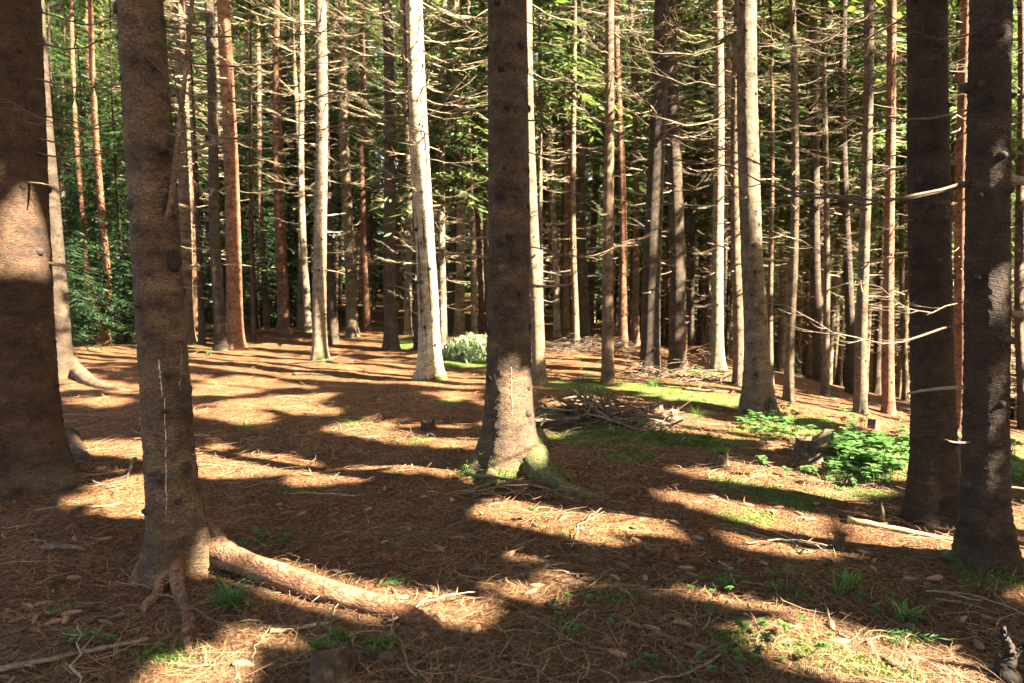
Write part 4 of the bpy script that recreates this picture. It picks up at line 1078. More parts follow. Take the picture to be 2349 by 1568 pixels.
# crooked black root snag in the bottom right corner
root = link('root_snag', None, loc=hit(2305, 1560)); tag(root, 'crooked black root snag in the bottom right corner', 'root snag')
b0 = np.array(root.location)
def spt(px, py, dy=0): return at_depth(px, py, b0[1] + dy) - b0
for nm, pts, R in (('stem', [spt(2300, 1568), spt(2306, 1530), spt(2322, 1505), spt(2312, 1478), spt(2301, 1462), spt(2303, 1440)], [.045, .034, .020, .017, .014, .006]),
                   ('stem', [spt(2318, 1510), spt(2332, 1492), spt(2352, 1480)], [.016, .010, .004]),
                   ('base', [spt(2262, 1560, .05), spt(2285, 1556), spt(2312, 1560, -.03), spt(2350, 1552)], [.012, .034, .040, .018])):
    mb = MB(); v, q, t = path_tube(pts, R, 10, 40); v = v + .012 * (rng.random(v.shape) - .5); mb.add(v, q, t)
    link(nm, mb.mesh(nm, [M_soil]), root)

# ------------------------------------------------------------------ brush pile, heaps and fallen bough
STK = [stick_mesh(1.0, .020 if k < 3 else .011 + .004 * rng.random(), 20 + k, .05 + .05 * rng.random(), 2 + k % 4, M_dead if k == 4 else M_deaddark) for k in range(9)]
lbl = ['pale', 'grey', 'brown', 'crooked', 'straight', 'forked']
for k in range(74):
    px = 1368 + 78 * rng.normal(); px = min(1510, max(1238, px))
    f = 1 - abs(px - 1370) / 190
    p = hit(px, 968 + 10 * rng.normal())
    o = link('dead_stick', STK[k % 9]); ln = .3 + .6 * rng.random()
    o.scale = (ln, .8 + .4 * ln, .8 + .4 * ln)
    lay(o, p, rng.normal() * .55 + (.15 if k % 2 else math.pi + .1), rng.normal() * .25 if k % 4 else -1.1 + .6 * rng.random(), .02 + max(0, f) * .13 * rng.random())
    tag(o, 'bare dead stick lying in the brush pile right of the central trunk', 'stick', 'sticks in the brush pile')
for (x0, y0, x1, y1, r, l) in ((1240, 938, 1400, 930, .028, 'long straight pole along the back of the brush pile'), (1370, 935, 1530, 968, .030, 'thick dark pole slanting down the right end of the brush pile'),
                               (1300, 945, 1345, 890, .014, 'thin stick rising to the upper left of the brush pile'), (1385, 910, 1440, 985, .02, 'stout broken branch standing up from the middle of the brush pile'),
                               (1235, 952, 1330, 940, .03, 'dark log at the left end of the brush pile beside the central trunk')):
    Yd = hit(.5 * (x0 + x1), 968)[1]
    a, b_ = at_depth(x0, y0, Yd + .1), at_depth(x1, y1, Yd - .05); d = b_ - a; ln = float(np.linalg.norm(d))
    o = link('dead_pole', stick_mesh(ln, r, int(x0), .025, 3, M_deaddark, n=10), loc=.5 * (a + b_), rot=(0, -math.asin(d[2] / ln), math.atan2(d[1], d[0])))
    tag(o, l, 'pole')

def twig_heap(name, label, px0, px1, py, n, hgt, ln, mat, depth=.5, r=.0035, attr_m=None):
    mb = MB()
    for k in range(n):
        u = rng.random(); px = px0 + (px1 - px0) * u
        p = hit(px, py + rng.normal() * 4)
        e = math.sin(math.pi * min(max(u, .06), .94)) ** .6
        p = p + np.array([0, depth * rng.normal() * .5, hgt * e * rng.random() ** 1.3])
        a = rng.random() * 6.283; l = ln * (.4 + .9 * rng.random()); t = np.linspace(0, 1, 6)
        cv = rng.normal() * .8; el = rng.normal() * .25
        Pp = p + np.stack([l * t * np.cos(a + cv * t), l * t * np.sin(a + cv * t) * .7, l * (el * t - .35 * t * t)], -1)
        Pp[:, 2] = np.maximum(Pp[:, 2], gbase(Pp[:, 0], Pp[:, 1]) - .05)
        v, q, _ = tube(Pp, r * (1 + rng.random()) * (1 - .6 * t), 4, False); mb.add(v, q, a=rng.random())
    o = link(name, mb.mesh(name, [mat])); tag(o, label, 'brushwood', kind='stuff'); return o
twig_heap('brushwood', 'thin brown brushwood tangled at the feet of the trunks right of the central tree', 1255, 1470, 806, 460, .34, .6, M_deaddark, 1.0, .0045)
twig_heap('brushwood', 'tangle of bare branches around the foot of the broad dark spruce', 1440, 1525, 864, 130, .28, .7, M_deaddark, .6, .0042)
twig_heap('brushwood', 'reddish brushwood behind the sunlit flared spruce', 1585, 1640, 826, 160, .35, .6, M_straw, .7, .005)
twig_heap('brushwood', 'scattered dead branches before the sunlit flared spruce', 1545, 1700, 868, 150, .12, .8, M_deaddark, .9, .006)
twig_heap('brushwood', 'fine brown twigs under the sticks of the brush pile', 1240, 1530, 972, 420, .14, .5, M_deaddark, .4, .0035)
twig_heap('brushwood', 'broken twigs heaped against the front of the mossy central roots', 1090, 1260, 1130, 120, .10, .35, M_straw, .25, .003)
twig_heap('brushwood', 'dark brushwood in the shade behind the forked tree', 250, 330, 775, 220, .7, .8, M_deaddark, .9, .006)

root = link('fallen_bough', None, loc=hit(1078, 822)); b0 = np.array(root.location)
tag(root, 'pale green wilted spruce bough heaped behind the white sunlit trunk', 'bough')
mb = MB(); v, q, t = path_tube([np.array([-.75, .1, .05]), np.array([-.3, 0, .38]), np.array([.2, 0, .5]), np.array([.7, .1, .42])], [.03, .028, .022, .012], 8); mb.add(v, q, t)
link('stem', mb.mesh('stem', [M_deaddark]), root)
n = 460; u = rng.random(n)
org = np.stack([-.85 + 1.6 * u, rng.normal(size=n) * .22, .10 + .44 * np.sin(np.clip(u * 2.6, 0, 2.2)) * (.35 + .75 * rng.random(n))], -1)
Q, ti = sprays(org, rng.random(n) * 6.283, (.16 + .55 * rng.random(n) ** 2), 11, .5 + .5 * rng.random(n), .12, .55, hang=.7)
Q[..., 2] = np.maximum(Q[..., 2], -.02)
link('foliage', quads_mesh('foliage', Q, ti, M_bough), root)

# ------------------------------------------------------------------ ground cover
def hit_vec(px, py):
    px, py = np.asarray(px, float), np.asarray(py, float)
    u, v = (px - CX) / F, (CY - py) / F
    D = np.stack([u, cp + v * sp, -sp + v * cp], -1)
    t = CAMZ / np.maximum(.02, -D[:, 2])
    for _ in range(40):
        zt = ground(D[:, 0] * t, D[:, 1] * t)
        t = .5 * t + .5 * np.clip((zt - CAMZ) / np.minimum(-.02, D[:, 2]), .5, 60)
    P = D * t[:, None]
    P[:, 2] = ground(P[:, 0], P[:, 1])
    return P

mp_, wts = [], []
for e in MOSS:
    k = int(14 + e[2] * e[3] * (.065 if e[1] < 1200 else .05))
    a = rng.random(k) * 6.283; f = rng.random(k) ** .6
    r = rad(e[4]) if len(e) > 4 else 0
    dx, dy = f * e[2] * np.cos(a), f * e[3] * np.sin(a)
    mp_.append(np.stack([e[0] + dx * math.cos(r) - dy * math.sin(r), e[1] + dx * math.sin(r) + dy * math.cos(r)], -1))
mp_ = np.concatenate(mp_)
Pm = hit_vec(mp_[:, 0], mp_[:, 1])
dd = Pm[:, 1]
keep = (vnoise(Pm[:, 0] * 4, Pm[:, 1] * 4, 3) > .38) & (dd < 22)
Pm = Pm[keep]
Pk = np.repeat(Pm, 9, 0) + np.concatenate([rng.normal(size=(len(Pm) * 9, 2)) * .035, np.zeros((len(Pm) * 9, 1))], 1)
Pk[:, 2] = ground(Pk[:, 0], Pk[:, 1]) - .004
Q, ti = blades(Pk, .018, .005, .8)
tag(link('moss', quads_mesh('moss', Q, ti, M_moss)), 'low green moss and tiny herbs in patches on the needle floor', 'moss', kind='stuff')

def litter(name, n, dmin, dmax, l0, l1, w0, w1, lift, label, seed, tshift=0.0):
    r_ = np.random.default_rng(seed)
    d = 1 / (1 / dmax + (1 / dmin - 1 / dmax) * r_.random(n)); u = -.95 + 1.9 * r_.random(n)
    x, y = u * d, d
    cl = fbm(x * 1.3, y * 1.3, 8)
    kp = r_.random(n) < .35 + 1.3 * sstep(.35, .65, cl)
    x, y, d = x[kp], y[kp], d[kp]; n = len(x)
    a = r_.random(n) * 6.283; ln = l0 + (l1 - l0) * r_.random(n) ** 2; cv = r_.normal(size=n) * .8
    w = (w0 + (w1 - w0) * r_.random(n) ** 2) * np.clip(d / 4.5, .75, 2.2)
    t = np.linspace(-.5, .5, 4)[None, :]
    ang = a[:, None] + cv[:, None] * t
    sx, sy = x[:, None] + ln[:, None] * t * np.cos(ang), y[:, None] + ln[:, None] * t * np.sin(ang)
    tilt = r_.normal(size=n)[:, None] * .07
    lf = (r_.random(n) ** 2.5)[:, None] * lift
    sz = ground(sx, sy) + near_bump(sx, sy) + .003 + lf * (1 - (2 * t) ** 2 * r_.random(n)[:, None]) + np.maximum(0, tilt * t * ln[:, None] * 2)
    nx_, ny_ = -np.sin(ang), np.cos(ang)
    wz = w[:, None] * np.array([.55, 1, .9, .35])[None, :]
    tw = r_.random(n)[:, None] * .8
    Aa = np.stack([sx + nx_ * wz, sy + ny_ * wz, sz + wz * tw], -1); Bb = np.stack([sx - nx_ * wz, sy - ny_ * wz, sz - wz * tw * .4], -1)
    V = np.stack([Aa, Bb], 2).reshape(n, 8, 3)
    b0 = (np.arange(n) * 8)[:, None, None]
    q = np.array([[0, 1, 3, 2], [2, 3, 5, 4], [4, 5, 7, 6]])[None]
    ti = np.repeat(np.clip(r_.random(n) ** 1.6 + tshift, 0, 1), 8)
    me = mesh(name, V.reshape(-1, 3), [(b0 + q).reshape(-1, 4)], [M_straw], smooth=True, attrs={'tint': ti})
    tag(link(name, me), label, 'litter', kind='stuff')
def near_bump(x, y):
    nr = np.exp(-np.hypot(x, y) / 9)
    return nr * ((fbm(x * 9, y * 9, 1.7, 2) - .5) * .035 + (vnoise(x * 17, y * 17, 4) - .5) * .012)
litter('needle_litter', 190000, 1.7, 14, .025, .10, .0008, .0019, .012, 'short brown spruce needles and bits of twig covering the forest floor', 41)
litter('twig_litter', 15000, 1.7, 13, .08, .36, .0010, .0025, .05, 'thin curved dry twigs strewn all over the brown forest floor', 42, .12)

litter('twig_litter', 9000, 5, 20, .12, .6, .0016, .0032, .05, 'dry twigs strewn between the trunks of the middle distance', 43, .1)

# ------------------------------------------------------------------ leafy plants
def leaf_quads(p, d, up, ln, wd):
    s = np.cross(d, up); s /= np.linalg.norm(s) + 1e-9
    f = [(0, .02), (.3, .75), (.6, .95), (1.0, .03)]
    c = [p + d * ln * a - up * ln * .25 * a * a for a, _ in f]
    V = []
    for (a, w), q in zip(f, c): V += [q - s * wd * w + up * wd * .25 * w, q, q + s * wd * w + up * wd * .25 * w]
    Q = []
    for k in range(3): Q += [(3 * k, 3 * k + 1, 3 * k + 4, 3 * k + 3), (3 * k + 1, 3 * k + 2, 3 * k + 5, 3 * k + 4)]
    return np.array(V), Q

def plant_mesh(seed, h, tiers, per, ln, wd):
    r_ = np.random.default_rng(seed); mb = MB(); st = MB()
    for s_ in range(1):
        bx, by = r_.normal(size=2) * .05
        t = np.linspace(0, 1, 6); lx, ly = r_.normal(size=2) * .25
        P = np.stack([bx + lx * h * t * t, by + ly * h * t * t, h * t], -1)
        v, q, tr = tube(P, .0035 * (1 - .5 * t), 5); st.add(v, q, tr, a=.2)
        for k in range(tiers):
            p = np.array([np.interp(1 - .35 * k / max(1, tiers), t, P[:, c]) for c in range(3)])
            a0 = r_.random() * 6.28
            for m in range(per):
                a = a0 + 6.283 * m / per + r_.normal() * .2
                d = np.array([math.cos(a), math.sin(a), .25 + .3 * r_.random()]); d /= np.linalg.norm(d)
                l = ln * (.7 + .6 * r_.random())
                v, q = leaf_quads(p, d, np.array([0, 0, 1.0]), l, wd * l / ln); mb.add(v, q, a=min(1, max(0, .5 + .3 * r_.normal())))
    return mb.mesh('leaves', [M_leaf]), st.mesh('stem', [M_grass])
PL_BIG = [plant_mesh(60 + k, .10 + .022 * k, 2 + k % 2, 4 + k % 3, .075 + .012 * (k % 3), .024) for k in range(5)]
PL_SMALL = [plant_mesh(80 + k, .09 + .02 * k, 3, 5, .05, .013) for k in range(5)]
def plants(lst, kinds, label, group, name='leafy_plant', sc=(.75, 1.3)):
    for (cx, cy, rx, ry, n) in lst:
        for k in range(n):
            a, f = rng.random() * 6.283, math.sqrt(rng.random())
            p = hit(cx + rx * f * math.cos(a), cy + ry * f * math.sin(a))
            r = link(name, None, loc=(p[0], p[1], p[2] - .01), rot=(0, 0, rng.random() * 6.28), scale=sc[0] + (sc[1] - sc[0]) * rng.random())
            tag(r, label, 'plant', group)
            l, s_ = kinds[rng.integers(0, len(kinds))]
            link('stem', s_, r); link('leaves', l, r)
plants([(2010, 1062, 90, 36, 66), (1950, 1040, 60, 16, 14)], PL_BIG, 'broad leaved green plant in the sunlit patch behind the crumbling stump', 'broad leaved plants behind the crumbling stump')
plants([(1800, 1003, 60, 12, 14), (1750, 990, 40, 8, 6)], PL_BIG, 'broad leaved green plant on the bright strip left of the crumbling stump', 'broad leaved plants left of the crumbling stump', sc=(.5, .9))
plants([(2332, 1075, 16, 50, 12), (2205, 1080, 8, 60, 3)], PL_BIG, 'broad leaved green plant beside the darkest right trunk', 'broad leaved plants at the right edge')
plants([(1780, 972, 70, 14, 22), (1960, 975, 40, 12, 10), (2080, 1005, 30, 20, 8)], PL_SMALL, 'dark small leaved plant at the foot of the big grey trunk', 'small leaved plants on the right slope', sc=(.7, 1.4))
plants([(1480, 1008, 100, 14, 22), (1610, 1018, 50, 10, 8), (1275, 985, 40, 10, 8)], PL_SMALL, 'small green plant growing in front of the brush pile', 'small plants in front of the brush pile', sc=(.5, 1.05))
plants([(1960, 1110, 90, 24, 18), (1850, 1095, 60, 14, 8), (1890, 1025, 160, 30, 26)], PL_SMALL, 'small dark green plant between the crumbling stump and the needle slope', 'small plants below the crumbling stump', sc=(.7, 1.4))
plants([(650, 1240, 60, 18, 9), (1340, 1420, 90, 40, 6), (1700, 1360, 120, 40, 12), (2060, 1420, 120, 40, 5), (1750, 1480, 200, 50, 12), (1600, 1540, 160, 16, 8), (200, 1470, 120, 40, 5), (1330, 1180, 200, 60, 6), (900, 930, 150, 60, 8), (780, 960, 80, 30, 4)],
       PL_SMALL, 'tiny green seedling sprouting through the brown needles', 'tiny seedlings in the needle floor', sc=(.3, .7))

def tuft_mesh(seed, n, h, w, spread):
    r_ = np.random.default_rng(seed); mb = MB()
    for k in range(n):
        a = r_.random() * 6.283; hh = h * (.5 + .7 * r_.random()); sp_ = spread * (.2 + r_.random())
        t = np.linspace(0, 1, 6)
        c = np.stack([(.02 + sp_ * t ** 1.8) * math.cos(a), (.02 + sp_ * t ** 1.8) * math.sin(a), hh * (t - .45 * t ** 3 * min(1.5, sp_ / h))], -1) + np.append(r_.normal(size=2) * .015, 0)
        s = np.array([-math.sin(a), math.cos(a), 0]) * w
        wz = np.array([.8, 1, .95, .75, .45, .05])[:, None]
        V = np.concatenate([c - s * wz, c + s * wz])
        mb.add(V, [(i, i + 1, i + 7, i + 6) for i in range(5)], a=min(1, max(0, .5 + .25 * r_.normal())))
    return mb.mesh('blades', [M_grass])
TU = [tuft_mesh(1, 90, .17, .0028, .20), tuft_mesh(2, 26, .10, .0045, .12), tuft_mesh(3, 60, .14, .0022, .10), tuft_mesh(4, 40, .2, .0016, .2)]
for (px, py, k, sc, label) in ((528, 1392, 0, 1.0, 'big tuft of thin green grass in front of the long bare root'), (1950, 1345, 1, 1.0, 'small grass tuft nearest the darkest right trunk'),
                               (1665, 1346, 1, .7, 'small grass sprig between scattered cones right of centre'), (2075, 1420, 1, 1.0, 'low grass sprig on the right foreground floor'), (1925, 1360, 1, .8, 'little grass sprig left of the small grass tuft'),
                               (955, 872, 2, 1.8, 'sunlit grass tuft left of the white trunk foot'), (1600, 965, 3, 1.1, 'pale dry grass in the bright strip right of the brush pile'), (1500, 888, 2, 1.3, 'sunlit grass on the moss behind the brush pile'),
                               (1380, 905, 2, 1.2, 'grass tuft left of the small leaning spruce foot'), (560, 752, 2, 2.2, 'green herb clump between thin trunks at the left back'), (480, 815, 2, 1.2, 'grass tuft at the foot of the dark straight spruce')):
    p = hit(px, py); r = link('grass_tuft', None, loc=p, rot=(0, 0, rng.random() * 6), scale=sc); tag(r, label, 'grass'); link('blades', TU[k], r)

# seedling spruce
p = hit(1803, 1362); r = link('spruce_seedling', None, loc=p); tag(r, 'tiny blue green spruce seedling with a bare stem in the right foreground', 'seedling')
mb = MB(); t = np.linspace(0, 1, 5); v, q, tr = tube(np.stack([.01 * t, 0 * t, .21 * t], -1), .003 * (1 - .4 * t), 5); mb.add(v, q, tr); link('stem', mb.mesh('stem', [M_deaddark]), r)
n = 26; a = rng.random(n) * 6.283
Q, ti = sprays(np.stack([0 * a, 0 * a, .10 + .11 * rng.random(n)], -1), a, .05 + .05 * rng.random(n), 14, .1 + .2 * rng.random(n), .06, .5, hang=-.1)
link('needles', quads_mesh('needles', Q, ti, M_leaf), r)
# fallen green needle sprigs
def sprig_mesh(seed):
    r_ = np.random.default_rng(seed); n = 3
    Q, ti = sprays(np.array([[0, 0, .012], [.05, 0, .012], [.03, .0, .012]]), np.array([0, .6, -.6]), np.array([.16, .08, .09]), 34, np.full(3, .02), .045, .55, r_, hang=.0)
    return quads_mesh('green_sprig', Q, ti, M_leaf)
SG = [sprig_mesh(k) for k in range(3)]
for (px, py, az, sc, label) in ((860, 1352, .4, 1.2, 'bright green needle sprig just above the long bare root'), (1278, 1240, .7, .9, 'green sprig at the lower edge of the brightest light patch'), (880, 1260, .2, 1.1, 'green sprig beside the dark bark strip'),
                                (570, 1262, 2.8, 1.0, 'green sprig behind the long bare root'), (90, 1415, .2, 1.2, 'green sprig among the cones in the lower left'), (125, 1500, 1.0, 1.3, 'green sprig in the lower left corner'), (1375, 1248, .1, .8, 'small green sprig right of the brightest light patch'),
                                (1300, 1475, 1.2, 1.0, 'green sprig low in the middle foreground'), (1995, 1465, -.4, 1.6, 'dark green sprig on the lit streak at the lower right'), (545, 1345, .3, 1.2, 'sprig under the big grass tuft'), (1085, 1190, 2, 1.0, 'sprig left of the brightest light patch')):
    o = link('green_sprig', SG[int(px) % 3], scale=sc); lay(o, hit(px, py), az, dz=.012); tag(o, label, 'sprig')

# ------------------------------------------------------------------ cones
def cone_mesh(seed, ln, rd, opened, mat):
    m, n = 26, 16
    t = np.linspace(0, 1, m); th = np.arange(n) * 2 * math.pi / n
    T_, TH = np.meshgrid(t, th, indexing='ij')
    prof = np.sin(np.clip(T_ * .93 + .05, 0, 1) * math.pi) ** .5 * (1.08 - .35 * T_)
    row = (T_ * 13) % 1.0
    k = (np.floor(T_ * 13)).astype(int)
    sc = .5 + .5 * np.cos(8 * TH * .5 * 2 / 1.0 / 2 * 1 + k * math.pi)
    r = rd * prof * (.80 + (.30 if opened else .18) * row * (.45 + .55 * sc)) + .0005
    bend = .06 * ln * np.sin(T_ * math.pi)
    V = np.stack([(T_ - .5) * ln, r * np.cos(TH) + bend, r * np.sin(TH) + rd * .75], -1).reshape(-1, 3)
    i, j = np.meshgrid(np.arange(m - 1), np.arange(n), indexing='ij')
    Q = np.stack([i * n + j, i * n + (j + 1) % n, (i + 1) * n + (j + 1) % n, (i + 1) * n + j], -1).reshape(-1, 4)
    return mesh('spruce_cone', V, [Q], [mat], smooth=False)
CONES = [cone_mesh(1, .125, .019, False, M_cone), cone_mesh(2, .115, .023, True, M_cone), cone_mesh(3, .13, .024, True, M_conedark), cone_mesh(4, .105, .018, False, M_cone), cone_mesh(5, .07, .022, True, M_conedark)]
CW = ['slim tan', 'plump tan', 'dark opened', 'short tan', 'stubby dark']
spots = [(310, 1330, 1), (170, 1330, 1), (115, 1432, 1), (85, 1420, 0), (80, 1452, 2), (165, 1412, 1), (150, 1428, 1), (200, 1427, 2), (265, 1418, 0), (245, 1430, 3), (165, 1452, 1), (100, 1390, 1), (45, 1425, 2), (60, 1395, 1), (180, 1468, 1),
         (880, 1250, 1), (905, 1362, 0), (930, 1372, 1), (770, 1320, 2), (1000, 1360, 2), (840, 1260, 2), (760, 1425, 2), (700, 1418, 4), (1010, 1263, 1), (1160, 1275, 1), (795, 1225, 3), (770, 1180, 3), (690, 1180, 1), (660, 1180, 1), (560, 1195, 2), (1060, 1235, 0), (1195, 1262, 1), (1205, 1305, 1), (1215, 1360, 2), (1247, 1300, 1), (1270, 1300, 2),
         (1300, 1340, 2), (1320, 1345, 2), (1345, 1330, 1), (1390, 1262, 2), (1430, 1302, 2), (1440, 1365, 0), (1235, 1345, 1), (1260, 1395, 1), (1410, 1330, 1), (1480, 1330, 1), (1460, 1247, 1), (1448, 1215, 1), (1500, 1265, 2), (1555, 1280, 2), (1575, 1310, 0), (1600, 1240, 1), (1640, 1230, 1), (1590, 1320, 1), (1630, 1350, 2),
         (1680, 1355, 2), (1720, 1375, 3), (1725, 1365, 0), (1560, 1435, 1), (1490, 1445, 0), (1525, 1425, 2), (1700, 1290, 1), (1750, 1295, 1), (1850, 1270, 1), (1900, 1285, 2), (1930, 1250, 0), (1980, 1265, 1), (2000, 1310, 1), (2010, 1290, 0), (2070, 1335, 2), (2090, 1332, 3), (2140, 1330, 1), (2165, 1360, 2), (2215, 1425, 3), (2270, 1420, 1), (2240, 1485, 1), (1905, 1435, 1), (1940, 1455, 2), (1930, 1470, 0), (1990, 1480, 1), (1790, 1475, 1), (2080, 1440, 4), (2195, 1490, 3),
         (1830, 1180, 0), (1870, 1160, 1), (1790, 1165, 1), (1770, 1180, 0), (1860, 1190, 1), (1955, 1180, 0), (1720, 1160, 1), (1600, 1150, 3), (1640, 1145, 1), (1560, 1160, 0), (1320, 1062, 0), (1400, 1075, 1), (1440, 1070, 3), (1350, 1065, 1), (1480, 1100, 0), (1550, 1115, 1), (1290, 1055, 3), (1240, 1060, 1), (1380, 1020, 3), (1460, 1035, 3), (1510, 1060, 0), (1640, 1090, 1),
         (970, 1145, 3), (1000, 1135, 0), (1040, 1150, 1), (1030, 1100, 0), (980, 1090, 3), (880, 1120, 1), (920, 1060, 0), (760, 1085, 1), (700, 1090, 0), (850, 1170, 1), (640, 1160, 1), (900, 1195, 2), (940, 1215, 1), (540, 1230, 0), (620, 1110, 3), (1110, 1180, 0), (1290, 1190, 1), (1550, 1200, 1), (1480, 1180, 0), (1090, 1300, 2), (1010, 1420, 1), (640, 1500, 2), (930, 1480, 2), (1090, 1450, 1), (1250, 1520, 2), (1420, 1500, 1), (1600, 1490, 1), (240, 1240, 0), (170, 1240, 1), (290, 1270, 2), (450, 1500, 2), (560, 1530, 1), (1700, 1540, 2), (1860, 1545, 1), (2050, 1530, 2), (330, 1180, 0)]
LAND = [('mossy cut stump at the bottom', 760, 1510), ('big grass tuft', 528, 1392), ('long bare root', 850, 1395), ('brightest light patch', 1300, 1235), ('narrow upright stump', 1925, 1262), ('spruce seedling', 1803, 1362), ('darkest right trunk', 2200, 1300),
        ('mossy roots of the central trunk', 1200, 1130), ('small mossy yellow stump', 1652, 1066), ('low mossy stump', 872, 1500), ('lower left corner', 60, 1500), ('black root snag', 2305, 1540), ('bark strip', 690, 1250)]
got = {}
res = []
for (px, py, k) in spots:
    px += rng.normal() * 4; py += rng.normal() * 2
    p = hit(px, py)
    o = link('spruce_cone', CONES[k], scale=.58 + .28 * rng.random()); lay(o, p, rng.random() * 6.283, rng.normal() * .12, -.005)
    o.rotation_euler.x = rng.random() * 6.28 if False else rng.normal() * .15
    l = min(range(len(LAND)), key=lambda q: math.hypot(px - LAND[q][1], py - LAND[q][2]))
    res.append((math.hypot(px - LAND[l][1], py - LAND[l][2]), l, k, o))
res.sort(key=lambda r: r[0])
ORD = ['nearest', 'second nearest', 'third nearest']
for dist, l, k, o in res:
    n_ = got.get((l, k), 0); got[(l, k)] = n_ + 1
    if n_ < 2 and dist < 260: tag(o, f'{CW[k]} spruce cone {ORD[n_]} to the {LAND[l][0]}', 'cone', 'spruce cones on the forest floor')
    else: tag(o, f'{CW[k]} spruce cone half sunk in needles like many around it', 'cone', 'spruce cones on the forest floor')

# ------------------------------------------------------------------ fallen twigs and bits of wood
def slab(px, py, az, ln, r, mat, label, name, seed, bend=.03, twigs=0, dz=0.0, tilt=0.0, flat=.55, n=8):
    o = link(name, stick_mesh(ln, r, seed, bend, twigs, mat, n=n), scale=(1, 1, flat)); lay(o, hit(px, py), az, tilt, dz); tag(o, label, 'bark strip' if 'bark' in name else 'wood piece' if 'wood' in name else 'branch'); return o
slab(645, 1250, -.55, .42, .022, M_rot, 'dark rotten bark strip lying behind the long bare root', 'bark_strip', 1)
slab(690, 1440, .25, .26, .020, M_yellow, 'pale yellow wood splinter in front of the long bare root', 'wood_splinter', 2)
slab(2085, 1225, -.62, .72, .027, M_yellow, 'broken pale branch lying at the foot of the large right trunk', 'fallen_branch', 3, .02, 1, .01, 0, .9, 12)
slab(2025, 1190, 1.2, .16, .012, M_yellow, 'short pale stub leaning on the broken pale branch', 'fallen_branch', 4, .02, 0, .04, -.8, 1)
slab(150, 1263, -.15, .26, .020, M_deaddark, 'curved brown branch piece in the left foreground', 'fallen_branch', 5, .05, 1, .01, 0, 1)
slab(1900, 1110, -.45, .55, .018, M_deaddark, 'dark stick on the slope below the crumbling stump', 'fallen_branch', 6, .03, 1, .0, 0, 1)
slab(1430, 1070, -.2, .20, .016, M_rot, 'short rotten log piece right of the central trunk', 'fallen_branch', 7, .04)
slab(1400, 1262, -.3, .12, .012, M_deaddark, 'small charred looking stick end at the right of the brightest light patch', 'wood_piece', 8)
slab(1780, 1238, -.55, .55, .011, M_deaddark, 'thin stick pointing down the slope right of centre', 'fallen_branch', 9, .03, 1, .0, 0, 1)
slab(1730, 1420, -1.0, .12, .009, M_yellow, 'small pale stick on end near the lower centre right', 'wood_piece', 10)
slab(1195, 1135, -.45, .95, .014, M_deaddark, 'long crooked branch lying across the mossy central roots', 'fallen_branch', 11, .05, 4, .05, .12, 1)
slab(1160, 1140, -.05, .70, .009, M_deaddark, 'thin dark branch lying level before the mossy central roots', 'fallen_branch', 12, .03, 3, .02, 0, 1)
slab(60, 1535, .45, .9, .020, M_deaddark, 'long rotten branch in the lower left corner', 'fallen_branch', 13, .03, 2, .01, 0, .8)
slab(2190, 1378, .05, .25, .006, M_dead, 'thin curved pale twig in the right foreground', 'fallen_branch', 14, .12, 0, .01, 0, 1)
slab(330, 1010, -.8, .6, .012, M_deaddark, 'dry forked branch behind the resin streaked trunk', 'fallen_branch', 15, .05, 4, .03, .1, 1)
slab(300, 1085, -1.1, .45, .016, M_deaddark, 'bent brown stick left of the resin streaked trunk', 'fallen_branch', 16, .05, 1, .02, .1, 1)
slab(700, 838, -.12, 2.1, .022, M_deaddark, 'long thin branch lying along the bright strip by the bright edged trunk', 'fallen_branch', 17, .05, 3, .01, 0, 1)
slab(720, 862, -.08, .8, .02, M_deaddark, 'dark stick in front of the bright edged trunk', 'fallen_branch', 18, .03, 2, .01, 0, 1)
slab(1330, 875, -.3, .7, .03, M_deaddark, 'dark stick on the moss behind the slim smooth trunk', 'fallen_branch', 19, .04, 2, .01, 0, 1)
slab(1640, 900, -.25, 1.0, .03, M_deaddark, 'dark fallen branch on the moss right of the branch heap', 'fallen_branch', 20, .03, 2, .01, 0, 1)
slab(2330, 1300, -.4, .7, .03, M_deaddark, 'dark branch at the right edge behind the darkest trunk', 'fallen_branch', 21, .03, 1, .01, 0, 1)
slab(1620, 1115, 1.2, .22, .004, M_dead, 'upright reddish twig fork right of centre', 'fallen_branch', 22, .08, 5, .03, -.9, 1)
slab(390, 1345, 1.1, .16, .004, M_resin, 'bleached forked twig left of the front roots of the resin streaked trunk', 'fallen_branch', 23, .08, 5, .03, -.5, 1)
slab(690, 1372, -.4, .14, .006, M_resin, 'pale lichen covered twig under the long bare root', 'fallen_branch', 24, .08, 6, .02, 0, 1)
TW = [stick_mesh(1.0, .010, 300 + k, .06 + .08 * rng.random(), 3, M_dead if k % 2 else M_deaddark, n=5) for k in range(7)]
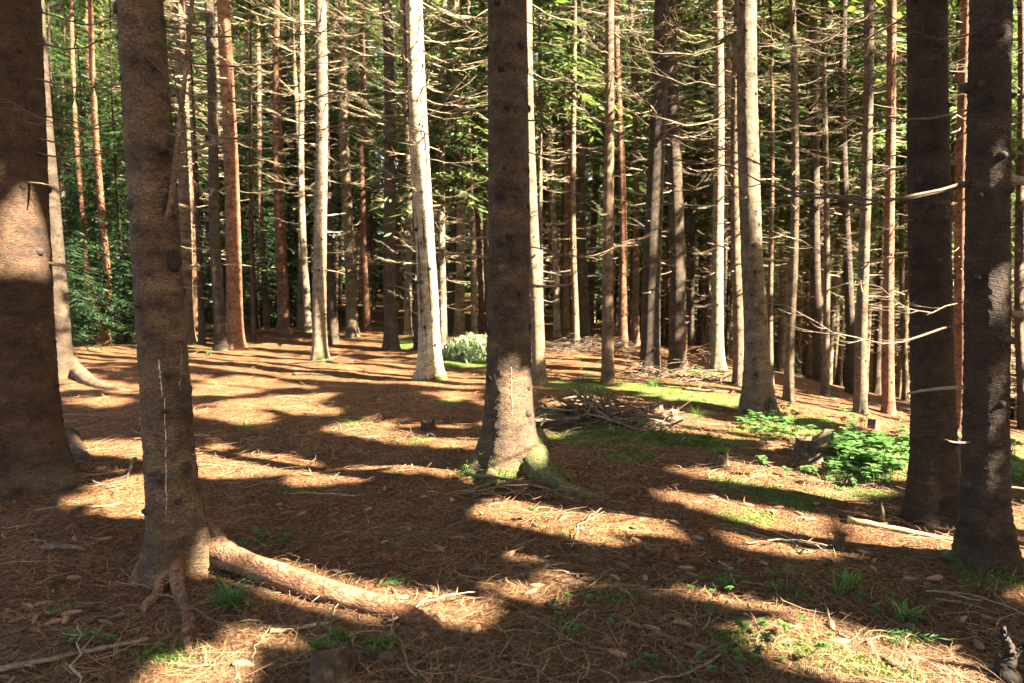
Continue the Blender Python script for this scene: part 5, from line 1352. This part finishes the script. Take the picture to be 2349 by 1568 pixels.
for k in range(120):
    px, py = rng.random() * 2349, 1000 + 560 * rng.random() ** .8
    if 330 < px < 480 and py < 1300: continue
    o = link('fallen_twig', TW[k % 7]); ln = .15 + .42 * rng.random() ** 1.5; o.scale = (ln, ln * 1.15, ln * 1.15)
    lay(o, hit(px, py), None, rng.normal() * .08, .008); tag(o, 'thin dry twig lying loose on the needle floor', 'twig', 'loose twigs on the forest floor')

# bits of bark and wood among the needles
r_ = np.random.default_rng(77); n = 5200
d = 1 / (1 / 13 + (1 / 1.8 - 1 / 13) * r_.random(n)); x = (-.95 + 1.9 * r_.random(n)) * d
a = r_.random(n) * 6.283; l = .004 + .015 * r_.random(n) ** 3; w = l * (.25 + .4 * r_.random(n))
z = ground(x, d) + near_bump(x, d) + .004
ux, uy = np.cos(a), np.sin(a); tz = r_.normal(size=n) * .35; tw = r_.normal(size=n) * .35
c_ = np.stack([x, d, z], -1); U = np.stack([ux, uy, tz], -1) * l[:, None]; W_ = np.stack([-uy, ux, tw], -1) * w[:, None]
Q = np.stack([c_ - U - W_ * .6, c_ + U * .8 - W_, c_ + U + W_ * .5, c_ - U * .7 + W_], 1); Q[..., 2] += .004
tag(link('bark_chips', quads_mesh('bark_chips', Q, np.repeat(np.clip(.8 * r_.random(n) ** 1.6, 0, 1), 4), M_straw)), 'small chips of bark and cone scales among the needles', 'litter', kind='stuff')

# pale mushroom like bloom by the narrow stump
for (px, py, h, label) in ((1976, 1286, .065, 'pale yellow drooping ghost flower right of the narrow stump'), (1958, 1284, .036, 'small pale ghost flower beside the taller one')):
    p = hit(px, py); r = link('ghost_flower', None, loc=p); tag(r, label, 'flower')
    t = np.linspace(0, 1, 8)
    mb = MB(); v, q, tr = tube(np.stack([.01 * np.sin(t * 3), 0 * t, h * (t - .12 * t ** 4)], -1), .0032 - .001 * t, 7); mb.add(v, q, tr); link('stem', mb.mesh('stem', [M_yellow]), r)
    mb = MB()
    for k in range(7):
        a = k * .9; c0 = np.array([.001, 0, h * .86]); d = np.array([math.cos(a), math.sin(a), -.3 + .2 * (k % 3)])
        v, q, tr = tube(np.stack([c0 + d * .014 * s for s in (0, .3, .7, 1.0)]), [.002, .005, .006, .003], 7); mb.add(v, q, tr)
    link('blossom', mb.mesh('blossom', [M_yellow]), r)
